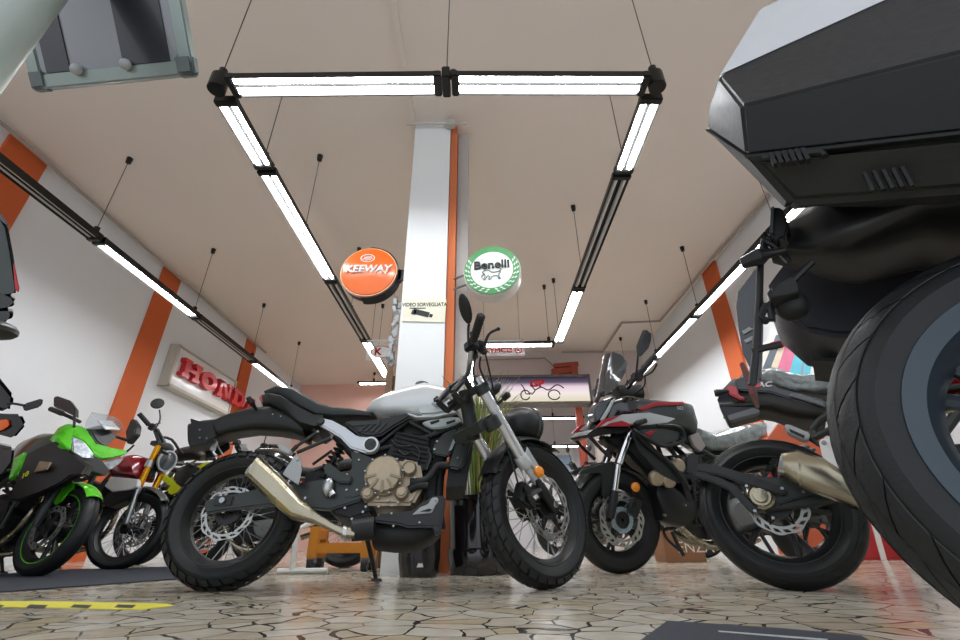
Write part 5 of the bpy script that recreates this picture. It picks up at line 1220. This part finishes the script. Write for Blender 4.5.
for x, y in ((-.085, .125), (.0, .155), (.085, .125)):
    m.prism([(x+math.cos(PI/2+j*PI/5)*(.026 if j % 2 == 0 else .011), y+math.sin(PI/2+j*PI/5)*(.026 if j % 2 == 0 else .011), .068) for j in range(10)], (0, 0, .004))
m.build('stars', WHITE, dr)
ink = mat('black print', '#15171a', .4)
text('lettering', 'Benelli', .112, M.Translation((0, .045, .0735)), ink, dr, .003, .0035, 1.08)
m = MB(); T = lambda pts, r=.003: m.tube([(x, y, .071) for x, y in pts], r, 5, 3)
T([(-.085, -.03), (-.07, -.01), (-.03, -.005), (.0, -.03), (.05, -.03), (.07, -.02), (.075, -.04), (.06, -.055), (.065, -.085), (.075, -.1), (.06, -.1), (.045, -.07), (.0, -.075), (-.01, -.1), (-.03, -.1), (-.02, -.08), (-.035, -.065), (-.06, -.1), (-.075, -.1), (-.06, -.07), (-.065, -.045), (-.085, -.03)])
T([(-.06, -.05), (-.09, -.06), (-.085, -.09)]); T([(.06, -.03), (.085, -.01), (.07, .0)])
m.build('lion_emblem', ink, dr)
m = MB(); 
for z in (.03, -.08): m.cyl((-.2, .03, z), (-.42, .18, z), .01, n=8)
m.build('bracket', GREY, k)
# camera warning plate on the column
q = [onY(*p, 3.425) for p in ((404, 299), (446.5, 300), (444.8, 322.5), (402.5, 321.5))]
cc_ = sum(q, V((0, 0, 0)))/4; k = empty('warning_sign', (cc_.x, 3.43, cc_.z), 'cream video surveillance notice with a black camera picture on the white column', 'sign')
m = MB().prism([V((p.x-cc_.x, -.012, p.z-cc_.z)) for p in q], (0, .011, 0)); m.build('sign_face', mat('cream sign', '#e6e2cc', .5), k)
text('lettering', 'VIDEO SORVEGLIATA', .05, fb_((0, -.0125, .055)), ink, k, .001, .001, .82)
m = MB().box((-.06, -.014, .02), (.14, .003, .008)).box((-.085, -.014, -.005), (.012, .003, .05)).box((-.02, -.014, -.03), (.13, .003, .05), RY(.28)).box((-.09, -.014, -.02), (.04, .003, .045), RY(.28)).box((.06, -.014, -.055), (.03, .003, .03), RY(.28)); m.build('camera_picture', ink, k)
# hanging oval sign and hanging clear sign
c = onY(380, 351, 6.4); k = empty('hanging_sign', c, 'clear hanging panel with a white oval and red K, left of the column', 'sign')
CLP = mat('clear acrylic', '#e6ecec', .08, 0, .03, 4, alpha=.22)
MB().box((0, 0, -.0), (.42, .006, .34)).build('panel', CLP, k)
MB().lathe([(.1, 0), (.1, .006), (0, .006)], (0, 0, 0), (0, 0, 1), 32).build('oval', WHITE, k, mtx=fb_((.02, -.004, -.02)) @ M.Diagonal((1.55, .95, 1, 1)))
MB().lathe([(.098, .005), (.108, .005), (.108, .009), (.098, .009)], (0, 0, 0), (0, 0, 1), 32, closed=True).build('oval_edge', mat('sign pink red', '#c73a48', .4), k, mtx=fb_((.02, -.004, -.02)) @ M.Diagonal((1.55, .95, 1, 1)))
text('lettering', 'K', .16, fb_((-.03, -.012, -.02)), REDL, k, .003, .006)
MB().box((0, 0, .18), (.44, .02, .02)).build('top_rail', WHITE, k)
MB().cyl((-.15, 0, .18), (-.15, 0, ZC-c.z), .003, n=5).cyl((.15, 0, .18), (.15, 0, ZC-c.z), .003, n=5).build('suspension_wire', WIRE, k)
c = onY(502, 347.5, 6.75); k = empty('hanging_sign', c, 'clear hanging panel with red maker lettering before the back tube light', 'sign')
MB().box((0, 0, 0), (.74, .006, .3)).build('panel', CLP, k)
text('lettering', 'KYMCO', .115, fb_((-.06, -.008, -.055)), REDL, k, .003, .003, 1.15)
MB().lathe([(.045, 0), (.06, 0), (.06, .006), (.045, .006)], (0, 0, 0), (0, 0, 1), 24, closed=True).lathe([(.02, 0), (.02, .006), (0, .006)], (0, 0, 0), (0, 0, 1), 12).build('emblem', REDL, k, mtx=fb_((.27, -.008, -.055)))
MB().cyl((-.3, 0, .15), (-.3, 0, ZC-c.z), .003, n=5).cyl((.3, 0, .15), (.3, 0, ZC-c.z), .003, n=5).build('suspension_wire', WIRE, k)
# light box
yb_ = 9.5
a, b = onY(452, 376, yb_), onY(593, 403.5, yb_); cx = (a+b)/2; w_, h_ = b.x-a.x, a.z-b.z
k = empty('light_box', (cx.x, 9.82, cx.z), 'long light box with a motorcycle drawing and red letters over the rear opening', 'sign')
def print_mat():
    m = bpy.data.materials.new('backlit print'); m.use_nodes = True; nt = m.node_tree; nt.nodes.clear(); N = nt.nodes.new; L = nt.links.new
    tc = N('ShaderNodeTexCoord'); sp = N('ShaderNodeSeparateXYZ'); L(tc.outputs['Generated'], sp.inputs[0])
    cr = N('ShaderNodeValToRGB'); e = cr.color_ramp.elements; L(sp.outputs[2], cr.inputs[0])
    e[0].position = 0; e[0].color = lin('#dcd3b4')+[1]; e[1].position = 1; e[1].color = lin('#2c2733')+[1]
    for p, c in ((.35, '#f1e6e2'), (.6, '#e5cddb'), (.78, '#5f5369')):
        q = e.new(p); q.color = lin(c)+[1]
    nz = N('ShaderNodeTexNoise'); nz.inputs['Scale'].default_value = 5; L(tc.outputs['Generated'], nz.inputs[0])
    em = N('ShaderNodeEmission'); L(cr.outputs[0], em.inputs[0]); em.inputs[1].default_value = .27
    o = N('ShaderNodeOutputMaterial'); L(em.outputs[0], o.inputs[0]); return m
MB().box((0, -.17, 0), (w_-.1, .3, h_-.1)).build('lit_face', print_mat(), k)
m = MB()
for s in (-1, 1): m.box((0, -.18, s*(h_/2-.025)), (w_, .34, .05)).box((s*(w_/2-.025), -.18, 0), (.05, .34, h_))
m.build('frame', mat('grey sign frame', '#6e6a66', .5), k)
text('lettering', 'GP', .2, fb_((.36, -.325, .13)), mat('bright red print', '#e02a35', .4), k, .002, .012, 1.3)
m = MB(); T = lambda pts, r=.014: m.tube([(x, -.325, z) for x, z in pts], r, 5, 4)
for x in (.08, .72): T([(x+math.cos(t*.42)*(.13 if x > .5 else .1), -.13+math.sin(t*.42)*.11) for t in range(15)])
T([(.0, .12), (.06, .02), (.1, -.1), (.22, -.08)]); T([(.3, -.02), (.45, .05), (.6, -.02), (.8, .1), (.95, .02)]); T([(.2, .1), (.3, -.02), (.22, -.12)]); m.build('motorcycle_drawing', ink, k)
# red lettered sign on the left wall
xw = -5.2
tl, bl, tr, br = onX(179, 345, xw), onX(166, 384.5, xw), onX(262, 399.5, xw), onX(262, 433, xw)
y0, y1 = (tl.y+bl.y)/2, 8.95; zt, zb_ = tl.z, bl.z
k = empty('wall_sign', (XL, (y0+y1)/2, (zt+zb_)/2), 'long white wall sign with raised red capital letters', 'sign')
yl, h_ = y1-y0, zt-zb_
MB().box((.075, 0, 0), (.15, yl, h_)).build('sign_box', mat('white sign acrylic', '#e3e3df', .22, 0, .04, coat=.3), k, bev=.006)
m = MB()
for s in (-1, 1): m.box((.09, s*(yl/2-.02), 0), (.17, .05, h_+.02))
m.box((.09, 0, -h_/2+.015), (.17, yl, .05)).box((.09, 0, h_/2-.01), (.17, yl, .03)); m.build('frame', mat('grey beige frame', '#b9b3a6', .5), k)
RL = mat('red raised letters', '#c4141c', .35, 0, .06, coat=.2)
def letter(ch):
    m = MB(); D = .09
    def bx(x0, x1, z0, z1): m.prism([(D*0, x0, z0), (0, x1, z0), (0, x1, z1), (0, x0, z1)], (D, 0, 0))
    def ringp(cx, cz, rx, rz, ix, iz, a0=0, a1=2*PI, n=28):
        for i in range(n):
            p, q = a0+(a1-a0)*i/n, a0+(a1-a0)*(i+1)/n
            m.prism([(0, cx+math.cos(p)*rx, cz+math.sin(p)*rz), (0, cx+math.cos(q)*rx, cz+math.sin(q)*rz), (0, cx+math.cos(q)*ix, cz+math.sin(q)*iz), (0, cx+math.cos(p)*ix, cz+math.sin(p)*iz)], (D, 0, 0))
    if ch == 'H':
        for x in (.0, .72): bx(x, x+.48, 0, .2); bx(x, x+.48, .8, 1); bx(x+.1, x+.38, .2, .8)
        bx(.38, .82, .38, .6)
    if ch == 'O': ringp(.56, .5, .58, .52, .27, .24)
    if ch == 'N':
        bx(0, .42, 0, .2); bx(.08, .3, .2, 1); bx(-.02, .3, .82, 1); bx(.78, 1.2, .82, 1); bx(.86, 1.06, .0, .82)
        m.prism([(0, .2, 1), (0, .5, 1), (0, 1.06, 0), (0, .76, 0)], (D, 0, 0))
    if ch == 'D': bx(0, .3, 0, .2); bx(0, .3, .8, 1); bx(.1, .4, .2, .8); bx(.3, .6, 0, .22); bx(.3, .6, .78, 1); ringp(.6, .5, .5, .5, .2, .28, -PI/2, PI/2, 14)
    if ch == 'A': bx(-.02, .42, 0, .18); bx(.72, 1.22, 0, .18); m.prism([(0, .08, .1), (0, .32, .1), (0, .68, 1), (0, .42, 1)], (D, 0, 0)); m.prism([(0, .8, .1), (0, 1.12, .1), (0, .76, 1), (0, .44, 1)], (D, 0, 0)); bx(.35, .85, .3, .46)
    return m
la, lb = onX(181, 364, xw+.06), onX(256, 409, xw+.06)
ph = onX(182, 356, xw+.06).z-onX(178.5, 374.5, xw+.06).z
zl = (onX(182, 356, xw+.06).z+onX(178.5, 374.5, xw+.06).z)/2-ph/2-(zt+zb_)/2
wl = (lb.y-la.y)/5
for i, ch in enumerate('HONDA'):
    l = letter(ch).build('letter', RL, k, smooth=False); l.matrix_local = M.Translation((.16, la.y+wl*(i+.06)-(y0+y1)/2, zl)) @ M.Diagonal((1, wl*.77, ph, 1))
# ------------------------------------------------------------ orange steel frame at the rear opening
ORS = mat('orange red steel', '#a5442b', .5)
k = empty('steel_gantry', (1.9, YF-.25, 0), 'orange red steel gantry with a diagonal brace at the rear opening', 'gantry')
yg = 9.95; L_ = lambda pts: [onY(x, y, yg)-V((1.9, YF-.25, 0)) for x, y in pts]
p0, p1 = L_([(577, 366), (581, 470)]); p0.z = min(p0.z, 4.3)
MB().box(((p0.x+p1.x)/2, 0, p0.z/2), (.16, .16, p0.z)).build('post', ORS, k, bev=.01)
q0, q1 = L_([(554, 366), (578, 364)]); MB().tube([q0, q1], .07, 4).build('beam', ORS, k)
q0, q1 = L_([(552, 372), (573, 370)]); MB().tube([q0, q1], .09, 4).build('beam', ORS, k)
q0, q1 = L_([(556, 372), (538, 398)]); MB().tube([q0, q1, q1+V((-.5, 0, -.9))], .09, 4).build('brace', ORS, k)
# notice in the rear room
a, b = onY(549, 446, 14.95), onY(574, 473, 14.95); k = empty('wall_notice', ((a.x+b.x)/2, YB-.03, (a.z+b.z)/2), 'blue and white notice on the rear room wall', 'poster')
w_, h_ = b.x-a.x, a.z-b.z; MB().box((0, 0, 0), (w_, .02, h_)).build('sheet', mat('pale blue print', '#9db3cc', .5, 0, .35, 6), k)
MB().box((0, -.013, h_*.3), (w_*.9, .006, h_*.3)).build('heading', WHITE, k)
m = MB()
for s in (-1, 1): m.box((s*w_/2, -.01, 0), (.05, .04, h_+.05)).box((0, -.01, s*h_/2), (w_+.05, .04, .05))
m.build('frame', WHITE, k)
# striped poster on the right wall
k = empty('striped_banner', (XR-.1, 4.3, 0), 'leaning banner with pink, cyan and cream slanting stripes by the right wall', 'banner')
pl = [onX(776, 352, 3.7), onX(812, 330, 3.7), onX(850, 330, 3.7), onX(850, 408, 3.7), onX(768, 400, 3.7)]
k.location = (3.75, (pl[0].y+pl[3].y)/2, (pl[0].z+pl[3].z)/2)
cols = [('#d9d7cc', 0), ('#4a5864', 1), ('#d8cbb2', 2), ('#d86f93', 3), ('#59bfd4', 4), ('#8b98a8', 5), ('#5fc4d8', 6), ('#e6e6e2', 7), ('#cfccc4', 8)]
lo = [(735, 405), (748, 405), (757, 405), (766, 402), (781, 402), (797, 402), (799.5, 402), (806, 402), (840, 402), (900, 402)]
hi = [(770, 335), (776, 335), (783, 335), (789, 335), (800, 335), (806, 335), (808, 335), (816, 335), (850, 335), (900, 335)]
for i, (c, _) in enumerate(cols):
    q = [onX(*p, 3.7)-V(k.location) for p in (lo[i], lo[i+1], hi[i+1], hi[i])]
    MB().prism(q, (.02, 0, 0)).build('stripe', mat('banner stripe '+'abcdefghi'[i], c, .5, 0, .15, 9), k)
m = MB(); q0, q1 = onX(772, 349, 3.68)-V(k.location), onX(792, 345, 3.68)-V(k.location); m.prism([q0, q1, q1+V((0, 0, .09)), q0+V((0, 0, .09))], (.02, 0, 0)); m.build('red_heading', REDL, k)
q = onX(800, 402, 3.7).z; 
for s in (-.4, .5): MB().box((-.0, s, -k.location.z/2-.2), (.03, .03, k.location.z-.35)).build('support_leg', GREY, k)
# red cabinet with a white band
k = empty('red_cabinet', (3.45, 4.86, 0), 'low red cabinet with a slanting white band, on the floor behind the right wheels', 'cabinet')
MB().box((0, -.06, .42), (1.0, .2, .84)).build('body', mat('signal red panel', '#b01019', .35, 0, .08, 4, coat=.3), k, bev=.01)
a, b = onY(872, 515, 4.69), onY(882, 561, 4.69); wv = V((.05, 0, 0)); kl = V(k.location)
m = MB().prism([a-kl-wv*.5, a-kl+wv*.5, b-kl+wv, b-kl], (0, .012, 0)); m.build('white_band', WHITE, k)
# orange board leaning behind the right muffler
k = empty('orange_board', (2.86, 4.35, 0), 'rust orange board standing behind the tail of the right roadster', 'board')
q = [onY(*p, 4.35) for p in ((765, 442), (778, 424), (822, 432), (832, 470), (790, 470))]
MB().prism([p-V((2.86, 4.35, 0)) for p in q[:3]]+[V((q[3].x-2.86, 0, 0.0)), V((q[0].x-2.86, 0, 0.0))], (0, .03, 0)).build('panel', mat('rust orange board', '#b4532f', .55, 0, .15, 4), k)
# cardboard box
a, b = onY(662, 528, 4.55), onY(706, 552, 4.55)
k = empty('cardboard_box', ((a.x+b.x)/2, 4.72, 0), 'brown cardboard box on the floor beneath the adventure tourer', 'box')
w_ = b.x-a.x; MB().box((0, 0, .13), (w_, .3, .26)).build('carton', mat('brown cardboard', '#8a5f42', .7, 0, .1), k, bev=.004)
text('lettering', 'ENZA', .13, fb_((.1, -.153, .12)), mat('pale box print', '#d9cfc2', .6), k, .001)
MB().box((0, 0, .261), (.06, .3, .004)).build('tape_strip', mat('brown tape', '#6d4a33', .3), k)
# ------------------------------------------------------------ pots and plant
POT = mat('black glazed pot', '#161213', .13, 0, .1, 12, coat=.5)
k = empty('planter', (-.4, 3.16, 0), 'small black plastic planter at the foot of the white column', 'plant pot')
MB().lathe([(.115, 0), (.132, .1), (.135, .38), (.143, .385), (.143, .41), (.12, .41), (.12, .34), (0, .34)], (0, 0, 0), (0, 0, 1), 36).build('pot', mat('black plastic pot', '#151616', .22, 0, .1, 12, coat=.3), k)
MB().lathe([(0, .335), (.125, .345), (.125, .35), (0, .36)], (0, 0, 0), (0, 0, 1), 24).build('soil', mat('dark soil', '#2b2119', .9, 0, .4, 40, .6), k)
q = onY(420, 565, 3.03)-V(k.location); MB().prism([q+V((-.02, 0, -.012)), q+V((.02, 0, -.012)), q+V((.012, 0, .012)), q+V((0, 0, .004)), q+V((-.008, 0, .012))], (0, .004, 0)).build('pot_mark', WHITE, k)
k = empty('planter', (-.02, 3.35, 0), 'large dark brown two tier planter holding long grass leaves', 'plant pot')
MB().lathe([(.19, 0), (.2, .02), (.215, .13), (.21, .15), (.2, .155), (.205, .3), (.21, .44), (.222, .445), (.222, .47), (.195, .47), (.195, .42), (0, .42)], (0, 0, 0), (0, 0, 1), 40).build('pot', POT, k)
MB().lathe([(0, .41), (.198, .42), (.198, .43), (0, .44)], (0, 0, 0), (0, 0, 1), 24).build('soil', MATS['dark soil'], k)
def leafmat():
    return mat('long leaf green', '#6d8136', .5, 0, .55, 3)
pt = empty('grass_plant', (-.02, 3.35, .44), 'tall plant of long arching grass leaves growing from the large planter', 'plant')
rnd = random.Random(11); gm, dm = MB(), MB()
for i in range(240):
    a = rnd.uniform(0, 2*PI); r0 = rnd.uniform(0, .1); L = rnd.uniform(.55, 1.15); sp = rnd.uniform(.12, .62)
    d = V((math.cos(a), math.sin(a), 0)); p = d*r0; pts = []; sd = V((-math.sin(a), math.cos(a), 0)); w = rnd.uniform(.006, .012)
    dry = rnd.random() < .3
    tw = rnd.uniform(-.15, .15)
    if d.x < .15 and d.y > -.3: d.x = abs(d.x)+.3; d.normalize(); tw = 0
    for j in range(8):
        t = j/7; h = L*(t-.42*sp*2*t*t*t*(.6 if not dry else 1.0)); rr_ = r0+sp*.55*t*t*L
        pts.append(d*rr_+sd*tw*t*t+V((0, 0, h)))
    g = [[q-sd*w*(1-t_/7.2)*(.4+t_/4 if t_ < 3 else 1), q+V((0, 0, -.003)), q+sd*w*(1-t_/7.2)*(.4+t_/4 if t_ < 3 else 1)] for t_, q in enumerate(pts)]
    (dm if dry else gm).patch(g, .0012)
lv = gm.build('leaves', leafmat(), pt, ang=180); lv['kind'] = 'stuff'
lv = dm.build('dry_leaves', mat('dry straw leaf', '#a39257', .6, 0, .35, 4), pt, ang=180); lv['kind'] = 'stuff'
MB().lathe([(.03, -.02), (.035, .1), (.02, .2)], (0, 0, 0), (0, 0, 1), 12).build('stem', mat('fibrous stem', '#6b5636', .8, 0, .3, 30), pt)
# ------------------------------------------------------------ orange wheeled stand and white paddock stand
OY = mat('ochre orange steel', '#c77f1e', .4, .1, .12)
kx = onZ(338, 570, 0); kl = V((kx.x, 3.72, 0)); k = empty('wheeled_stand', kl, 'ochre orange wheeled work stand on black casters behind the exhaust', 'stand')
def sp_(px, py, y=3.72): return onY(px, py, y)-kl
H0 = sp_(314, 528).z
xs = [sp_(313, 550).x, sp_(366, 550).x]
for i, x in enumerate(xs):
    for y in (0, .2):
        if i == 0 or y == 0 or True:
            hh = H0 if i == 0 else .3
            MB().box((x, y, (hh+.09)/2+.005), (.07, .05, hh-.08)).build('leg', OY, k, bev=.004)
            w2 = MB().cyl((x-.02, y, .045), (x+.02, y, .045), .045, n=20).build('caster', BLKM, k)
            MB().box((x, y, .075), (.06, .05, .03)).build('caster_fork', GREY, w2)
zr = sp_(340, 548).z
m = MB().box(((xs[0]+xs[1])/2, 0, zr), (xs[1]-xs[0], .04, .07)).box(((xs[0]+xs[1])/2, .2, zr), (xs[1]-xs[0], .04, .07)); m.build('rail', OY, k, bev=.004)
m = MB().box((xs[0], .1, H0-.05), (.06, .2, .06)).box((xs[1], .1, .27), (.06, .2, .06)).box((xs[0], .1, .15), (.05, .2, .05)); m.build('cross_bar', OY, k, bev=.004)
k = empty('paddock_stand', (-1.52, 3.5, 0), 'white tubular paddock stand behind the rear wheel of the silver-tanked roadster', 'stand')
kl = V(k.location); a, b = onY(297, 529, 3.5)-kl, onY(291.5, 572, 3.5)-kl; b.z = .02
WS = mat('chipped white steel', '#cfd0cb', .4, 0, .12)
MB().tube([b, a, a+V((.02, .25, .05))], .02, 10, 1).build('upright', WS, k)
c0, c1 = onZ(265, 574, .015)-kl, onZ(320, 573, .015)-kl
MB().tube([V((c0.x, 0, .02)), V((c1.x, 0, .02))], [(.018, .018)]*2, 8).tube([V((b.x, 0, .02)), V((b.x, .35, .02))], .018, 8).build('base_bar', WS, k)
# ------------------------------------------------------------ mats and floor tape
MATB = mat('dark blue grey carpet mat', '#2d323c', .9, 0, .3, 90, .4)
def flat(name, pts, th, m, label, cat):
    q = [onZ(x, y, 0) for x, y in pts]; c = sum(q, V((0, 0, 0)))/len(q); c.z = 0
    o = MB().prism([p-c+V((0, 0, .0005)) for p in q], (0, 0, th)).build(name, m, None); o.location = c; return tag(o, label, cat)
flat('floor_mat', [(-60, 579), (60, 570.5), (164, 567.5), (196, 566), (205, 575), (172, 580), (0, 593), (-60, 598)], .006, MATB, 'long dark blue mat on the floor below the green sport bike', 'mat')
fm_ = flat('floor_mat', [(668, 623.5), (712, 626.5), (790, 632), (862, 639), (900, 660), (620, 660), (646, 640)], .006, MATB, 'dark mat with a pale line at the bottom edge of the picture', 'mat')
q = [onZ(*p, .0067)-V((fm_.location.x, fm_.location.y, 0)) for p in ((718, 631), (719, 632), (826, 641), (828, 639.5))]
MB().prism(q, (0, 0, .001)).build('pale_line', LGREY, fm_)
tp_ = flat('floor_tape', [(-20, 601.5), (60, 601.8), (166, 604), (174, 606), (140, 610), (40, 608), (-20, 607)], .0012, mat('yellow floor tape', '#d8cf36', .5, 0, .15, 20), 'worn yellow and black hazard tape stuck on the floor', 'tape')
m = MB(); kl = V((tp_.location.x, tp_.location.y, 0))
for x in (-14, 30, 74, 118):
    q = [onZ(*p, .0018)-kl for p in ((x, 604.6), (x+18, 605.2), (x+14, 608.2), (x-4, 607.4))]; m.prism(q, (0, 0, .0006))
m.build('black_bars', BLKM, tp_)
# ------------------------------------------------------------ framed stand at the top left, close to the lens
k = empty('display_stand', (-.66, .37, 0), 'aluminium framed board on a pale pole, hanging over the top left corner', 'stand')
kl = V(k.location)
PALE = mat('pale blue green enamel', '#a3aea5', .45, 0, .06)
MB().cyl((0, 0, .02), (0, 0, 1.35), .028, n=24).build('pole', PALE, k)
MB().lathe([(.16, 0), (.16, .012), (.05, .03), (.03, .035)], (0, 0, 0), (0, 0, 1), 32).build('base', PALE, k)
bl, br = onZ(36, 91, .95), onZ(197, 75, .95)
xd = (br-bl); w_ = xd.length; xd.normalize(); yd = V((0, -.62, .78)); yd = (yd-xd*yd.dot(xd)).normalized(); nd = xd.cross(yd)
fm_ = basis(xd, yd, nd, bl-kl)
hgt = .3
ALF = mat('frame aluminium', '#8f9a95', .38, .7, .08)
fr_ = MB()
for s in (.012, hgt-.012): fr_.box((w_/2, s, 0), (w_, .024, .016))
for s in (.012, w_-.012): fr_.box((s, hgt/2, 0), (.024, hgt, .016))
fr_ = fr_.build('frame', ALF, k, mtx=fm_, bev=.002)
for x in (.016, w_-.016):
    for y in (.016, hgt-.016): MB().box((x, y, 0), (.036, .036, .022)).build('corner_cap', mat('grey corner cap', '#5d6766', .4), fr_, bev=.006)
bd = MB().box((w_/2, hgt/2, .003), (w_-.03, hgt-.03, .004)).build('board', mat('pale grey board', '#888b90', .2, 0, .1, 3, coat=.4), k, mtx=fm_)
m = MB().box((.06, hgt/2, .006), (.046, hgt-.05, .003)).box((w_-.085, hgt/2, .006), (.088, hgt-.05, .003)); m.build('dark_strip', mat('dark navy strip', '#23242b', .3, 0, .1, coat=.3), bd)
for x in (.1, .195):
    MB().ball((x, .024, .012), (.01, .01, .009), 14).build('knob', LGREY, fr_)
MB().tube([fm_ @ V((0.01, .2, 0)), fm_ @ V((-.02, .2, 0)), V((0, 0, (fm_ @ V((0, .2, 0))).z))], .01, 8).build('clamp_arm', GREY, k)
# ------------------------------------------------------------ things at the left flank of the column
k = empty('leaning_boards', (-.9, 4.2, 0), 'brown wooden boards standing upright at the left flank of the column', 'boards')
kl = V(k.location); BRN = mat('brown board', '#77593f', .6, 0, .3, 6, stretch=(8, 8, 1))
for (x0, x1, ztop) in ((389, 395, 352), (393, 399, 375)):
    a, b = onY(x0, ztop, 4.15), onY(x1, ztop+4, 4.15); MB().box(((a.x+b.x)/2-kl.x, -.06 if x0 < 391 else .0, a.z/2), (abs(b.x-a.x), .04, a.z)).build('board', BRN, k)
k = empty('tag_string', (-.74, 3.62, 2.4), 'string of small silver tags hanging on the left flank of the column', 'decoration')
kl = V(k.location); m = MB(); rnd = random.Random(4)
top, bot = onY(398, 300, 3.55), onY(391, 362, 3.55)
MB().tube([top-kl, bot-kl], .004, 6).build('cord', WIRE, k)
for i in range(26):
    p = top.lerp(bot, i/25)-kl+V((rnd.uniform(-.03, .02), rnd.uniform(-.02, .02), 0))
    MB().box(p, (.03, .008, .06), M.Rotation(rnd.uniform(-.6, .6), 3, 'Y')).build('tag', LGREY if i % 3 else GREY, k)
